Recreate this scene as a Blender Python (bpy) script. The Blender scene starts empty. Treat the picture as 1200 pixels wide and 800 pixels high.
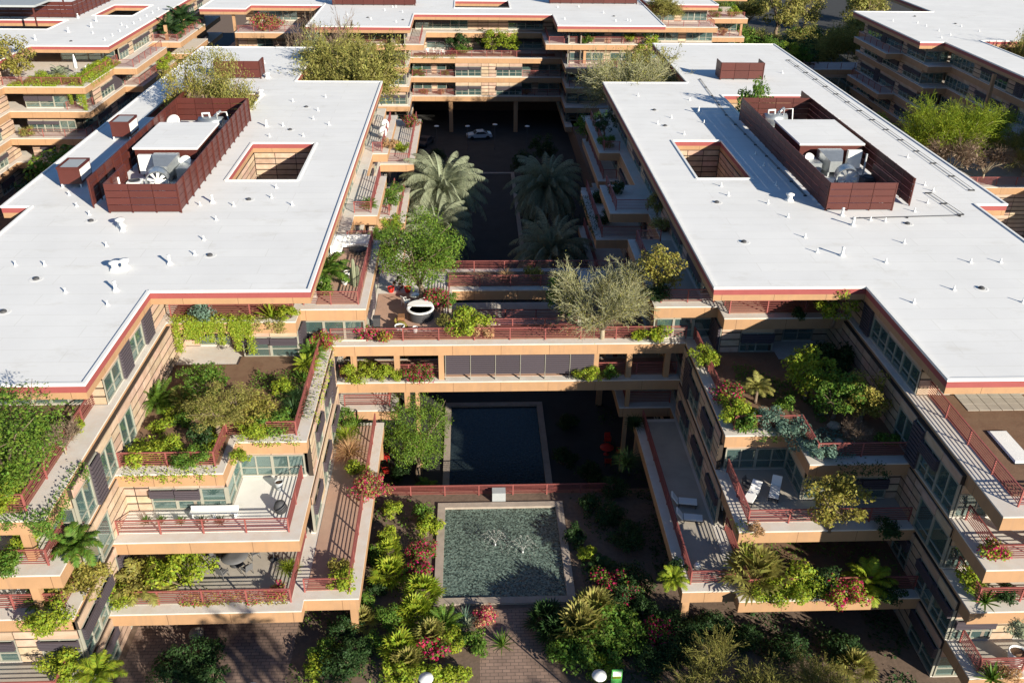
import bpy, bmesh, math, random
from mathutils import Vector, Matrix, Euler
R = math.radians
rnd = random.Random(7)
scene = bpy.context.scene
C = scene.collection
# ------------------------------------------------------------------ camera
CAM = Vector((-2.86, 0.0, 43.7))
FPX, PITCH, YAW, ROLL = 1060.0, R(29.25), R(2.85), R(0.9)
fw = Vector((math.sin(YAW)*math.cos(PITCH), math.cos(YAW)*math.cos(PITCH), -math.sin(PITCH)))
rt = Vector((math.cos(YAW), -math.sin(YAW), 0))
up = rt.cross(fw)
rt2 = math.cos(ROLL)*rt + math.sin(ROLL)*up
up2 = -math.sin(ROLL)*rt + math.cos(ROLL)*up
cd = bpy.data.cameras.new('camera')
cd.sensor_width = 36; cd.lens = FPX/1200*36; cd.clip_end = 2000; cd.clip_start = .5
co = bpy.data.objects.new('camera', cd); C.objects.link(co)
co.matrix_world = Matrix.Translation(CAM) @ Matrix((rt2, up2, -fw)).transposed().to_4x4()
scene.camera = co
def pxsize(p, s):                       # rough size in pixels of a piece of size s at p
    return FPX*s/max(1.0, (Vector(p)-CAM).length)
# ------------------------------------------------------------------ light
SUN = Vector((4.33, -5.25, 2.50)).normalized()
w = bpy.data.worlds.new('World'); scene.world = w; w.use_nodes = True
nt = w.node_tree; bg = nt.nodes['Background']
sky = nt.nodes.new('ShaderNodeTexSky'); sky.sky_type = 'NISHITA'; sky.sun_disc = False
sky.sun_elevation = math.asin(SUN.z); sky.sun_rotation = math.atan2(SUN.x, SUN.y)
sky.air_density = 1.0; sky.dust_density = 0.0; sky.ozone_density = 5.0
nt.links.new(sky.outputs[0], bg.inputs[0]); bg.inputs[1].default_value = 0.06
sl = bpy.data.lights.new('sun', 'SUN'); sl.energy = 5.0; sl.angle = R(.5); sl.color = (1, .92, .77)
so = bpy.data.objects.new('sun', sl); C.objects.link(so)
so.rotation_euler = (-SUN).to_track_quat('-Z', 'Y').to_euler(); so.location = (60, -60, 80)
scene.view_settings.view_transform = 'Standard'; scene.view_settings.look = 'None'
scene.view_settings.exposure = 0.90; scene.view_settings.gamma = 1
# ------------------------------------------------------------------ materials
MATS = {}
def mat(name, col, rough=.8, var=.0, hue=.0, noise=0, nscale=3., metal=0., spec=.3, bump=0., isl=False, col2=None, detail=6., trans=0.):
    m = bpy.data.materials.new(name); m.use_nodes = True; t = m.node_tree; N = t.nodes; L = t.links
    b = N['Principled BSDF']; b.inputs['Roughness'].default_value = rough
    b.inputs['Metallic'].default_value = metal; b.inputs['Specular IOR Level'].default_value = spec
    rgb = N.new('ShaderNodeRGB'); rgb.outputs[0].default_value = (*col, 1); out = rgb.outputs[0]
    tc = N.new('ShaderNodeTexCoord'); vec = tc.outputs['Object']
    nz = None
    if noise or bump or col2:
        nz = N.new('ShaderNodeTexNoise'); nz.inputs['Scale'].default_value = nscale; nz.inputs['Detail'].default_value = detail
        nz.inputs['Roughness'].default_value = .62
        L.new(vec, nz.inputs['Vector'])
    if col2:
        mx = N.new('ShaderNodeMix'); mx.data_type = 'RGBA'
        rp = N.new('ShaderNodeMapRange'); rp.inputs[1].default_value = .38; rp.inputs[2].default_value = .62
        L.new(nz.outputs[0], rp.inputs[0]); L.new(rp.outputs[0], mx.inputs[0])
        L.new(out, mx.inputs[6]); mx.inputs[7].default_value = (*col2, 1); out = mx.outputs[2]
    if var or hue or noise:
        hs = N.new('ShaderNodeHueSaturation'); L.new(out, hs.inputs['Color']); out = hs.outputs[0]
        r0 = N.new('ShaderNodeObjectInfo').outputs['Random']
        if isl:
            g = N.new('ShaderNodeNewGeometry'); a = N.new('ShaderNodeMath'); a.operation = 'ADD'
            L.new(r0, a.inputs[0]); L.new(g.outputs['Random Per Island'], a.inputs[1])
            f = N.new('ShaderNodeMath'); f.operation = 'FRACT'; L.new(a.outputs[0], f.inputs[0]); r0 = f.outputs[0]
        v = N.new('ShaderNodeMapRange'); v.inputs[3].default_value = 1-var; v.inputs[4].default_value = 1+var
        L.new(r0, v.inputs[0]); val = v.outputs[0]
        if noise:
            q = N.new('ShaderNodeMapRange'); q.inputs[1].default_value = .25; q.inputs[2].default_value = .75
            q.inputs[3].default_value = 1-noise; q.inputs[4].default_value = 1+noise
            L.new(nz.outputs[0], q.inputs[0])
            mu = N.new('ShaderNodeMath'); mu.operation = 'MULTIPLY'; L.new(val, mu.inputs[0]); L.new(q.outputs[0], mu.inputs[1]); val = mu.outputs[0]
        L.new(val, hs.inputs['Value'])
        if hue:
            k = N.new('ShaderNodeMath'); k.operation = 'MULTIPLY'; k.inputs[1].default_value = 7.31; L.new(r0, k.inputs[0])
            fr = N.new('ShaderNodeMath'); fr.operation = 'FRACT'; L.new(k.outputs[0], fr.inputs[0])
            hh = N.new('ShaderNodeMapRange'); hh.inputs[3].default_value = .5-hue; hh.inputs[4].default_value = .5+hue
            L.new(fr.outputs[0], hh.inputs[0]); L.new(hh.outputs[0], hs.inputs['Hue'])
    L.new(out, b.inputs['Base Color'])
    if bump:
        bp = N.new('ShaderNodeBump'); bp.inputs['Strength'].default_value = bump; bp.inputs['Distance'].default_value = .05
        L.new(nz.outputs[0], bp.inputs['Height']); L.new(bp.outputs[0], b.inputs['Normal'])
    if trans:
        tr = N.new('ShaderNodeBsdfTranslucent'); L.new(out, tr.inputs[0])
        ms = N.new('ShaderNodeMixShader'); ms.inputs[0].default_value = trans
        L.new(b.outputs[0], ms.inputs[1]); L.new(tr.outputs[0], ms.inputs[2])
        L.new(ms.outputs[0], N['Material Output'].inputs[0])
    MATS[name] = m
    return m
mat('white_roof', (.78, .775, .76), .75, noise=.05, nscale=.22, bump=.15)
mat('white_trim', (.80, .79, .76), .6, noise=.04, nscale=2)
mat('red_band', (.30, .075, .072), .7, noise=.08, nscale=1.2)
mat('tan_fascia', (.405, .238, .128), .8, noise=.10, nscale=.9, var=.05)
mat('kerb', (.66, .62, .57), .85, noise=.12, nscale=1.4, col2=(.56, .50, .44))
mat('stone', (.46, .32, .225), .85, var=.16, hue=.018, noise=.14, nscale=1.6, isl=True, col2=(.47, .35, .26), bump=.2)
mat('joint', (.05, .038, .03), .9, noise=.2)
mat('red_rail', (.28, .085, .075), .6, var=.10, noise=.12, nscale=4)
mat('frame', (.30, .29, .24), .5, noise=.06)
mat('louver', (.075, .062, .075), .6, var=.10)
mat('interior', (.20, .17, .14), .9, var=.5)
mat('curtain', (.55, .53, .48), .9, var=.35)
mat('soil', (.23, .14, .088), .95, noise=.35, nscale=1.1, col2=(.14, .08, .05), bump=.6)
mat('gravel', (.20, .14, .105), .95, noise=.25, nscale=3., col2=(.125, .088, .065), bump=.5)
mat('deck', (.42, .27, .20), .8, noise=.12, nscale=1.)
mat('pale_deck', (.72, .70, .66), .7, noise=.08, nscale=1.)
mat('concrete', (.40, .36, .31), .85, noise=.14, nscale=.8, bump=.2)
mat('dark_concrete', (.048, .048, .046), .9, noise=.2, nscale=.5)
mat('asphalt', (.05, .05, .05), .9, noise=.2, nscale=.6)
mat('brown_metal', (.085, .022, .017), .45, var=.10, noise=.08, nscale=2, spec=.4)
mat('galvanised', (.50, .53, .54), .38, metal=.75, noise=.12, nscale=3)
mat('white_paint', (.78, .78, .76), .45, noise=.04)
mat('grey_paint', (.35, .37, .38), .5, noise=.06)
mat('black', (.015, .015, .017), .5)
mat('dark_grey', (.06, .06, .065), .6, noise=.1)
mat('mid_grey', (.12, .12, .125), .5, noise=.08)
mat('white_fabric', (.80, .79, .77), .9)
mat('wood', (.26, .13, .06), .6, noise=.2, nscale=6)
mat('red_paint', (.50, .03, .02), .45)
mat('bark', (.19, .14, .10), .9, noise=.25, nscale=6, bump=.5)
mat('pale_bark', (.33, .28, .20), .9, noise=.2, nscale=6)
mat('chrome', (.7, .7, .7), .2, metal=1)
mat('car_silver', (.62, .64, .67), .25, metal=.3, spec=.6)
mat('tyre', (.02, .02, .02), .9)
mat('green_sign', (.10, .42, .10), .6)
mat('terracotta', (.38, .15, .08), .8, noise=.1)
mat('stonework', (.36, .30, .25), .9, noise=.18, nscale=1.5, bump=.3)
LEAF = dict(trans=.36, isl=True, rough=.6, spec=.25)
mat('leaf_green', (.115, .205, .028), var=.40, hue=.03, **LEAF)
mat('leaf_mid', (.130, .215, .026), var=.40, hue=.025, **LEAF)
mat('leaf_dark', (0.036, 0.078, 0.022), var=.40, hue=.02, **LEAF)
mat('leaf_lime', (.27, .34, .03), var=.35, hue=.03, **LEAF)
mat('leaf_olive', (.28, .265, .07), var=.35, hue=.025, **LEAF)
mat('leaf_yellow', (.29, .26, .055), var=.35, hue=.025, **LEAF)
mat('leaf_grey', (0.307, 0.341, 0.225), var=.30, hue=.02, **LEAF)
mat('leaf_blue', (0.154, 0.246, 0.189), var=.30, hue=.02, **LEAF)
mat('leaf_dry', (0.461, 0.290, 0.145), var=.30, hue=.02, **LEAF)
mat('twig_green', (.46, .45, .27), var=.30, hue=.02, **LEAF)
mat('twig_dry', (.30, .22, .16), var=.30, hue=.01, **LEAF)
mat('bract', (.46, .02, .10), var=.35, hue=.02, **LEAF)
mat('bract_pale', (.55, .22, .24), var=.3, hue=.02, **LEAF)
mat('flower_red', (.55, .03, .02), var=.3, **LEAF)
def glass_mat():
    m = bpy.data.materials.new('glass'); m.use_nodes = True; t = m.node_tree; N = t.nodes; L = t.links
    N.remove(N['Principled BSDF'])
    tr = N.new('ShaderNodeBsdfTransparent'); tr.inputs[0].default_value = (.42, .56, .53, 1)
    gl = N.new('ShaderNodeBsdfGlossy'); gl.inputs[0].default_value = (.80, .95, .93, 1); gl.inputs['Roughness'].default_value = .04
    fr = N.new('ShaderNodeFresnel'); fr.inputs[0].default_value = 1.9
    nz = N.new('ShaderNodeTexNoise'); nz.inputs['Scale'].default_value = .8
    tc = N.new('ShaderNodeTexCoord'); L.new(tc.outputs['Object'], nz.inputs['Vector'])
    bp = N.new('ShaderNodeBump'); bp.inputs['Strength'].default_value = .06; L.new(nz.outputs[0], bp.inputs['Height']); L.new(bp.outputs[0], gl.inputs['Normal'])
    df = N.new('ShaderNodeBsdfDiffuse'); df.inputs[0].default_value = (.15, .25, .24, 1); md = N.new('ShaderNodeMixShader'); md.inputs[0].default_value = .38; L.new(tr.outputs[0], md.inputs[1]); L.new(df.outputs[0], md.inputs[2])  # teal diffuse share stands for sky reflected in the panes
    ms = N.new('ShaderNodeMixShader'); mp = N.new('ShaderNodeMath'); mp.operation = 'MULTIPLY_ADD'; mp.inputs[1].default_value = .8; mp.inputs[2].default_value = .18
    L.new(fr.outputs[0], mp.inputs[0]); L.new(mp.outputs[0], ms.inputs[0]); L.new(md.outputs[0], ms.inputs[1]); L.new(gl.outputs[0], ms.inputs[2])
    L.new(ms.outputs[0], N['Material Output'].inputs[0]); MATS['glass'] = m
glass_mat()
def water_mat(name, deep, pale, amount, wave):
    m = bpy.data.materials.new(name); m.use_nodes = True; t = m.node_tree; N = t.nodes; L = t.links; b = N['Principled BSDF']
    tc = N.new('ShaderNodeTexCoord')
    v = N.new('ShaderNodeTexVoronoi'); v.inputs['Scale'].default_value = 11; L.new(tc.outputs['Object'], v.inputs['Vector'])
    rp = N.new('ShaderNodeValToRGB'); rp.color_ramp.elements[0].color = (*deep, 1); rp.color_ramp.elements[1].color = (*pale, 1)  # pale cells in the base colour stand for sparkle on the ripples
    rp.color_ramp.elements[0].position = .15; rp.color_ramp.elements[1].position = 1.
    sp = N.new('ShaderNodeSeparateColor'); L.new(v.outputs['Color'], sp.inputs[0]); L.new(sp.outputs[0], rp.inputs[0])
    L.new(rp.outputs[0], b.inputs['Base Color']); b.inputs['Roughness'].default_value = .10; b.inputs['Specular IOR Level'].default_value = .4
    nz = N.new('ShaderNodeTexNoise'); nz.inputs['Scale'].default_value = 4.5; nz.inputs['Detail'].default_value = 3; L.new(tc.outputs['Object'], nz.inputs['Vector'])
    bp = N.new('ShaderNodeBump'); bp.inputs['Strength'].default_value = wave; bp.inputs['Distance'].default_value = .06
    L.new(nz.outputs[0], bp.inputs['Height']); L.new(bp.outputs[0], b.inputs['Normal']); MATS[name] = m
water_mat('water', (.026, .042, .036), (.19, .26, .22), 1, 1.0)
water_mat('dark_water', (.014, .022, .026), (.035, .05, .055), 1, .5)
def paver_mat():
    m = bpy.data.materials.new('pavers'); m.use_nodes = True; t = m.node_tree; N = t.nodes; L = t.links; b = N['Principled BSDF']
    tc = N.new('ShaderNodeTexCoord'); br = N.new('ShaderNodeTexBrick'); L.new(tc.outputs['Object'], br.inputs['Vector'])
    br.inputs['Scale'].default_value = 1.0; br.inputs['Brick Width'].default_value = .5; br.inputs['Row Height'].default_value = .25; br.inputs['Mortar Size'].default_value = .018
    br.inputs['Color1'].default_value = (.30, .20, .155, 1); br.inputs['Color2'].default_value = (.23, .155, .12, 1); br.inputs['Mortar'].default_value = (.10, .075, .06, 1)
    nz = N.new('ShaderNodeTexNoise'); nz.inputs['Scale'].default_value = .7; L.new(tc.outputs['Object'], nz.inputs['Vector'])
    hs = N.new('ShaderNodeHueSaturation'); q = N.new('ShaderNodeMapRange'); q.inputs[3].default_value = .6; q.inputs[4].default_value = 1.4
    L.new(nz.outputs[0], q.inputs[0]); L.new(q.outputs[0], hs.inputs['Value']); L.new(br.outputs[0], hs.inputs['Color']); L.new(hs.outputs[0], b.inputs['Base Color'])
    b.inputs['Roughness'].default_value = .9; MATS['pavers'] = m
paver_mat()
def roof_seams():                       # membrane lap seams and faint dirt on the white roofs
    m = MATS['white_roof']; t = m.node_tree; N = t.nodes; L = t.links; b = N['Principled BSDF']
    src = b.inputs['Base Color'].links[0].from_socket
    tc = N.new('ShaderNodeTexCoord'); mp = N.new('ShaderNodeMapping'); mp.inputs['Rotation'].default_value = (0, 0, 0)
    L.new(tc.outputs['Object'], mp.inputs['Vector'])
    br = N.new('ShaderNodeTexBrick'); br.inputs['Scale'].default_value = 1; br.inputs['Brick Width'].default_value = 9.; br.inputs['Row Height'].default_value = 1.5
    br.inputs['Mortar Size'].default_value = .03; br.inputs['Color1'].default_value = (1, 1, 1, 1); br.inputs['Color2'].default_value = (.965, .965, .97, 1); br.inputs['Mortar'].default_value = (.89, .885, .87, 1)
    L.new(mp.outputs[0], br.inputs['Vector'])
    mx = N.new('ShaderNodeMix'); mx.data_type = 'RGBA'; mx.blend_type = 'MULTIPLY'; mx.inputs[0].default_value = 1
    L.new(src, mx.inputs[6]); L.new(br.outputs[0], mx.inputs[7])
    nz = N.new('ShaderNodeTexNoise'); nz.inputs['Scale'].default_value = .35; nz.inputs['Detail'].default_value = 8; nz.inputs['Roughness'].default_value = .7
    mp2 = N.new('ShaderNodeMapping'); mp2.inputs['Scale'].default_value = (1, 1.6, 1); L.new(tc.outputs['Object'], mp2.inputs['Vector']); L.new(mp2.outputs[0], nz.inputs['Vector'])
    rr = N.new('ShaderNodeMapRange'); rr.inputs[1].default_value = .56; rr.inputs[2].default_value = .80; rr.inputs[4].default_value = .55; L.new(nz.outputs[0], rr.inputs[0])
    m2 = N.new('ShaderNodeMix'); m2.data_type = 'RGBA'; L.new(rr.outputs[0], m2.inputs[0]); L.new(mx.outputs[2], m2.inputs[6]); m2.inputs[7].default_value = (.55, .52, .46, 1)
    L.new(m2.outputs[2], b.inputs['Base Color'])
roof_seams()
def fascia_wear():                      # rain streaks and panel joints on the rendered fascias
    m = MATS['tan_fascia']; t = m.node_tree; N = t.nodes; L = t.links; b = N['Principled BSDF']; src = b.inputs['Base Color'].links[0].from_socket
    tc = N.new('ShaderNodeTexCoord'); mp = N.new('ShaderNodeMapping'); mp.inputs['Scale'].default_value = (2.2, 2.2, .25); L.new(tc.outputs['Object'], mp.inputs['Vector'])
    nz = N.new('ShaderNodeTexNoise'); nz.inputs['Scale'].default_value = 1.6; nz.inputs['Detail'].default_value = 7; L.new(mp.outputs[0], nz.inputs['Vector'])
    rr = N.new('ShaderNodeMapRange'); rr.inputs[1].default_value = .52; rr.inputs[2].default_value = .78; rr.inputs[4].default_value = .55; L.new(nz.outputs[0], rr.inputs[0])
    sx = N.new('ShaderNodeSeparateXYZ'); L.new(tc.outputs['Object'], sx.inputs[0]); ad = N.new('ShaderNodeMath'); ad.operation = 'ADD'; L.new(sx.outputs[0], ad.inputs[0]); L.new(sx.outputs[1], ad.inputs[1])
    md = N.new('ShaderNodeMath'); md.operation = 'PINGPONG'; md.inputs[1].default_value = 1.85; L.new(ad.outputs[0], md.inputs[0])
    lt = N.new('ShaderNodeMath'); lt.operation = 'LESS_THAN'; lt.inputs[1].default_value = .014; L.new(md.outputs[0], lt.inputs[0])
    mx = N.new('ShaderNodeMix'); mx.data_type = 'RGBA'; L.new(rr.outputs[0], mx.inputs[0]); L.new(src, mx.inputs[6]); mx.inputs[7].default_value = (.31, .195, .125, 1)
    m2 = N.new('ShaderNodeMix'); m2.data_type = 'RGBA'; L.new(lt.outputs[0], m2.inputs[0]); L.new(mx.outputs[2], m2.inputs[6]); m2.inputs[7].default_value = (.14, .075, .04, 1); L.new(m2.outputs[2], b.inputs['Base Color'])
fascia_wear()
# ------------------------------------------------------------------ mesh helpers
class MB:
    def __init__(s): s.v = []; s.f = []; s.m = []; s.sm = []
    def quad(s, a, b, c, d, m=0):
        n = len(s.v); s.v += [a, b, c, d]; s.f.append((n, n+1, n+2, n+3)); s.m.append(m); s.sm.append(False)
    def tri(s, a, b, c, m=0):
        n = len(s.v); s.v += [a, b, c]; s.f.append((n, n+1, n+2)); s.m.append(m); s.sm.append(False)
    def box(s, x0, y0, z0, x1, y1, z1, m=0):
        if x0 > x1: x0, x1 = x1, x0
        if y0 > y1: y0, y1 = y1, y0
        if z0 > z1: z0, z1 = z1, z0
        n = len(s.v)
        s.v += [(x0,y0,z0),(x1,y0,z0),(x1,y1,z0),(x0,y1,z0),(x0,y0,z1),(x1,y0,z1),(x1,y1,z1),(x0,y1,z1)]
        for q in ((3,2,1,0),(4,5,6,7),(0,1,5,4),(1,2,6,5),(2,3,7,6),(3,0,4,7)):
            s.f.append(tuple(n+i for i in q)); s.m.append(m); s.sm.append(False)
    def ring(s, pts, m=0, smooth=True, cap=True):      # list of rings (each a list of points), skinned
        n0 = len(s.v); k = len(pts[0])
        for r in pts: s.v += [tuple(p) for p in r]
        for i in range(len(pts)-1):
            for j in range(k):
                a = n0+i*k+j; b = n0+i*k+(j+1) % k
                s.f.append((a, b, b+k, a+k)); s.m.append(m); s.sm.append(smooth)
        if cap:
            s.f.append(tuple(n0+j for j in reversed(range(k)))); s.m.append(m); s.sm.append(False)
            e = n0+(len(pts)-1)*k
            s.f.append(tuple(e+j for j in range(k))); s.m.append(m); s.sm.append(False)
    def lathe(s, cx, cy, prof, n=16, m=0, cap=True):    # prof: (r, z)
        s.ring([[(cx+r*math.cos(2*math.pi*i/n), cy+r*math.sin(2*math.pi*i/n), z) for i in range(n)] for r, z in prof], m, cap=cap)
    def tube(s, pts, rad, n=6, m=0):
        pts = [Vector(p) for p in pts]
        if not hasattr(rad, '__len__'): rad = [rad]*len(pts)
        rr = []
        for i, p in enumerate(pts):
            d = (pts[min(i+1, len(pts)-1)]-pts[max(i-1, 0)]).normalized()
            a = d.orthogonal().normalized() if abs(d.z) < .95 else (Vector((0, 1, 0)).cross(d)).normalized()
            if i and (a.dot(pa) < .3): a = (pa - d*pa.dot(d)).normalized()
            pa = a; b = d.cross(a)
            rr.append([p+rad[i]*(math.cos(2*math.pi*j/n)*a+math.sin(2*math.pi*j/n)*b) for j in range(n)])
        s.ring(rr, m)
    def mesh(s, name, mats):
        me = bpy.data.meshes.new(name); me.from_pydata([tuple(p) for p in s.v], [], s.f)
        for q in mats: me.materials.append(MATS[q])
        me.polygons.foreach_set('material_index', s.m); me.polygons.foreach_set('use_smooth', s.sm); me.update()
        return me
    def build(s, name, mats, parent=None, **k):
        if isinstance(mats, str): mats = [mats]
        return link(name, s.mesh(name, mats), parent, **k)
def wloc(o):
    p = Vector((0, 0, 0))
    while o: p += o.location; o = o.parent
    return p
def link(name, me, parent=None, loc=None, rot=None, scale=None, kind=None):   # mesh verts are world coords unless loc given
    o = bpy.data.objects.new(name, me); C.objects.link(o)
    base = ROOT.get(parent.name, Vector((0, 0, 0))) if parent else Vector((0, 0, 0))
    if parent: o.parent = parent; ROOT[o.name] = base
    if loc is None:
        if parent and parent.parent is None: o.location = -base
        elif parent: o.location = (0, 0, 0)
    else:
        lp = Vector(loc)
        o.location = lp - base if (parent and parent.parent is None) else lp
    if rot is not None: o.rotation_euler = rot
    if scale is not None: o.scale = scale
    if kind: o['kind'] = kind
    return o
ROOT = {}
def thing(name, label, cat, loc=(0, 0, 0), group=None, rotz=0):
    o = bpy.data.objects.new(name, None); C.objects.link(o); o.location = loc; o.empty_display_size = .3
    o.rotation_euler = (0, 0, rotz)
    o['label'] = label; o['category'] = cat
    if group: o['group'] = group
    ROOT[o.name] = Vector(loc); return o
def tag(o, label, cat, group=None):
    o['label'] = label; o['category'] = cat
    if group: o['group'] = group
    return o
def rrect(x0, x1, y0, y1): return (min(x0, x1), max(x0, x1), y0, y1)
def rectilinear(mb, rects, holes, z0, z1, grow=0., m=0, mtop=None):
    """Prism over a union of axis-aligned rectangles minus holes."""
    if grow:
        rects = [(a-grow, b+grow, c-grow, d+grow) for a, b, c, d in rects]
        holes = [(a+grow, b-grow, c+grow, d-grow) for a, b, c, d in holes]
    xs = sorted({round(v, 4) for r in rects+holes for v in r[:2]}); ys = sorted({round(v, 4) for r in rects+holes for v in r[2:]})
    def inside(i, j):
        if i < 0 or j < 0 or i >= len(xs)-1 or j >= len(ys)-1: return False
        x = (xs[i]+xs[i+1])/2; y = (ys[j]+ys[j+1])/2
        return any(a < x < b and c < y < d for a, b, c, d in rects) and not any(a < x < b and c < y < d for a, b, c, d in holes)
    for i in range(len(xs)-1):
        for j in range(len(ys)-1):
            if not inside(i, j): continue
            x0, x1, y0, y1 = xs[i], xs[i+1], ys[j], ys[j+1]
            mb.quad((x0,y0,z1),(x1,y0,z1),(x1,y1,z1),(x0,y1,z1), m if mtop is None else mtop)
            mb.quad((x0,y1,z0),(x1,y1,z0),(x1,y0,z0),(x0,y0,z0), m)
            if not inside(i, j-1): mb.quad((x0,y0,z0),(x1,y0,z0),(x1,y0,z1),(x0,y0,z1), m)
            if not inside(i, j+1): mb.quad((x1,y1,z0),(x0,y1,z0),(x0,y1,z1),(x1,y1,z1), m)
            if not inside(i-1, j): mb.quad((x0,y1,z0),(x0,y0,z0),(x0,y0,z1),(x0,y1,z1), m)
            if not inside(i+1, j): mb.quad((x1,y0,z0),(x1,y1,z0),(x1,y1,z1),(x1,y0,z1), m)
def unit_box(name, material, bev=0.):
    b = MB(); b.box(-.5, -.5, -.5, .5, .5, .5); return b.mesh(name, [material])
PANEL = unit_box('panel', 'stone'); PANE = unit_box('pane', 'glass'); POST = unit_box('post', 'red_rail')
ROOMB = unit_box('room_back', 'interior'); SILL = unit_box('sill', 'kerb')
CURT = unit_box('curtain', 'curtain')
def louver_mesh(n, name):
    b = MB()
    for i in range(n):
        z = -.5+i/n; b.box(-.5, -.1, z, .5, .5, z+.70/n)
    for x in (-.5, .46): b.box(x, -.5, -.5, x+.04, -.12, .5)
    return b.mesh(name, ['louver'])
LOUV = louver_mesh(5, 'sunshade'); LOUVB = louver_mesh(10, 'louver_screen')
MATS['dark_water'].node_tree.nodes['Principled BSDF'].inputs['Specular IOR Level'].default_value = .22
# ------------------------------------------------------------------ building kit
H = 3.3; RZ = 16.5; FT = .95
def lv(k): return RZ-k*H
class Building:
    def __init__(s, label, cat, loc, name='apartment_building'):
        s.root = thing(name, label, cat, loc); s.panels = []
    def slab(s, rects, z, holes=[], t=FT, name='floor_slab', floor=None):
        m = MB(); rectilinear(m, rects, holes, z-t, z-.07, 0, 0)
        o = m.build(name, 'tan_fascia', s.root)
        m = MB(); rectilinear(m, rects, holes, z-.10, z, .03, 0); m.build('kerb', 'kerb', o)
        return o
    def floor(s, rects, z, material, name, holes=[], h=.03):
        m = MB(); rectilinear(m, rects, holes, z-.02, z+h); return m.build(name, material, s.root)
    def roof(s, rects, holes, z=RZ):
        m = MB(); rectilinear(m, rects, holes, z-.08, z); o = m.build('roof', 'white_roof', s.root)
        # low coping lip along the edge
        m = MB(); ring_rects(m, rects, holes, z-.09, z+.09)
        m.build('coping', 'white_trim', o)
        m = MB(); rectilinear(m, rects, holes, z-.52, z-.07, .02); m.build('red_band', 'red_band', o)
        m = MB(); rectilinear(m, rects, holes, z-.97, z-.49, 0); m.build('fascia', 'tan_fascia', o)
        return o
    def facade(s, axis, c, a0, a1, z0, z1, n, pat, shade=.34, sp=.62, sub=True):
        """wall on plane axis=c from a0 to a1; n = outward sign; pattern of bays S stone, W window, w window without shade, D dark screen, P plain"""
        wd = dict(S=1.5, W=2.6, w=2.6, D=1.6, P=1.5, G=2.0)
        tot = sum(wd[q] for q in pat); k = (a1-a0)/tot
        if axis == 'x': T = lambda u, w_, z: (c+n*w_, u, z)
        else: T = lambda u, w_, z: (u, c+n*w_, z)
        def B(m, u0, u1, w0, w1, za, zb, mi=0):
            p = T(u0, w0, za); q = T(u1, w1, zb); m.box(*p, *q, mi)
        def sz(u, w_, z): return (w_, u, z) if axis == 'x' else (u, w_, z)
        rz = {('x', 1): -math.pi/2, ('x', -1): math.pi/2, ('y', 1): 0, ('y', -1): math.pi}[(axis, n)]
        wall = MB(); wins = []; pans = []
        u = a0
        for ch in pat:
            b = wd[ch]*k; u1 = u+b
            if ch in 'SP':
                B(wall, u, u1, -.28, 0, z0, z1)
                nc = max(1, round((z1-z0)/.56)); hh = (z1-z0)/nc; npn = max(1, round(b/2.2)); pw = b/npn
                for i in range(nc):
                    for j in range(npn):
                        pans.append((T(u+(j+.5)*pw, .0, z0+(i+.5)*hh), sz(pw-.07, .07, hh-.11)))
            else:
                zt = z1-(sp if ch in 'Ww' else .12); zb = z0+.10
                B(wall, u, u1, -.28, 0, zt, z1)
                if ch in 'Ww':
                    npn = max(1, round(b/2.2)); pw = b/npn
                    for j in range(npn): pans.append((T(u+(j+.5)*pw, .03, (zt+z1)/2), sz(pw-.05, .07, z1-zt-.06)))
                wins.append((ch, u, u1, zb, zt))
            u = u1
        wall = wall.build('wall', ['joint', 'interior'], s.root) if wall.v else s.root
        for pos, sc in pans: s.panels.append((pxsize(pos, max(sc)), wall, pos, sc))
        for ch, u, u1, zb, zt in wins:
            f = MB(); e = .09
            B(f, u, u+e, -.10, .06, zb, zt); B(f, u1-e, u1, -.10, .06, zb, zt); B(f, u+e, u1-e, -.10, .06, zt-e, zt); B(f, u+e, u1-e, -.10, .07, zb, zb+e)
            npn = max(1, round((u1-u)/1.35)); pw = (u1-u-e)/npn; tz = zb+.62
            for j in range(1, npn): B(f, u+j*pw, u+j*pw+e, -.09, .05, zb+e, zt-e)
            if zt-zb > 1.6: B(f, u+e, u1-e, -.085, .045, tz, tz+.06)
            fo = f.build('window', 'frame', s.root)
            link('sill', SILL, fo, T((u+u1)/2, -.13, (z0+zb)/2+.005), None, sz(u1-u, .3, zb-z0+.01))
            link('room_back', ROOMB, fo, T((u+u1)/2, -2.1, (z0+z1)/2), None, sz(u1-u, .2, z1-z0))
            zs = [zb+e, tz, zt-e] if zt-zb > 1.6 else [zb+e, zt-e]
            big = pxsize(T(u, 0, zb), pw) > 10
            for j in range(npn):
                ua, ub = u+j*pw+e, u+(j+1)*pw
                if big:
                    for q in range(len(zs)-1):
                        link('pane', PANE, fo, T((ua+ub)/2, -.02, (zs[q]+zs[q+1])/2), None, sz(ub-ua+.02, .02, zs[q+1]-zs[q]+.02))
                elif j == 0:
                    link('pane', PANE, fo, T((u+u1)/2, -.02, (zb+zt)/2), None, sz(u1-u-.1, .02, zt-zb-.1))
                if rnd.random() < .35:
                    hh = (zt-zb)*rnd.choice([.35, .5, 1, 1])
                    link('curtain', CURT, fo, T((ua+ub)/2, -.35, zt-hh/2), None, sz(ub-ua-.05, .03, hh))
            if ch in 'W' and shade:
                hh = (zt-zb)*shade*rnd.choice([.8, 1, 1, 1.25])
                link('sunshade', LOUV, fo, T((u+u1)/2, .20, zt-hh/2-.03), (0, 0, rz), (u1-u-.06, .22, hh))
            if ch == 'D':
                link('sunshade', LOUVB, fo, T((u+u1)/2, .16, (zb+zt)/2), (0, 0, rz), (u1-u-.06, .16, zt-zb))
        return wall
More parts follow.
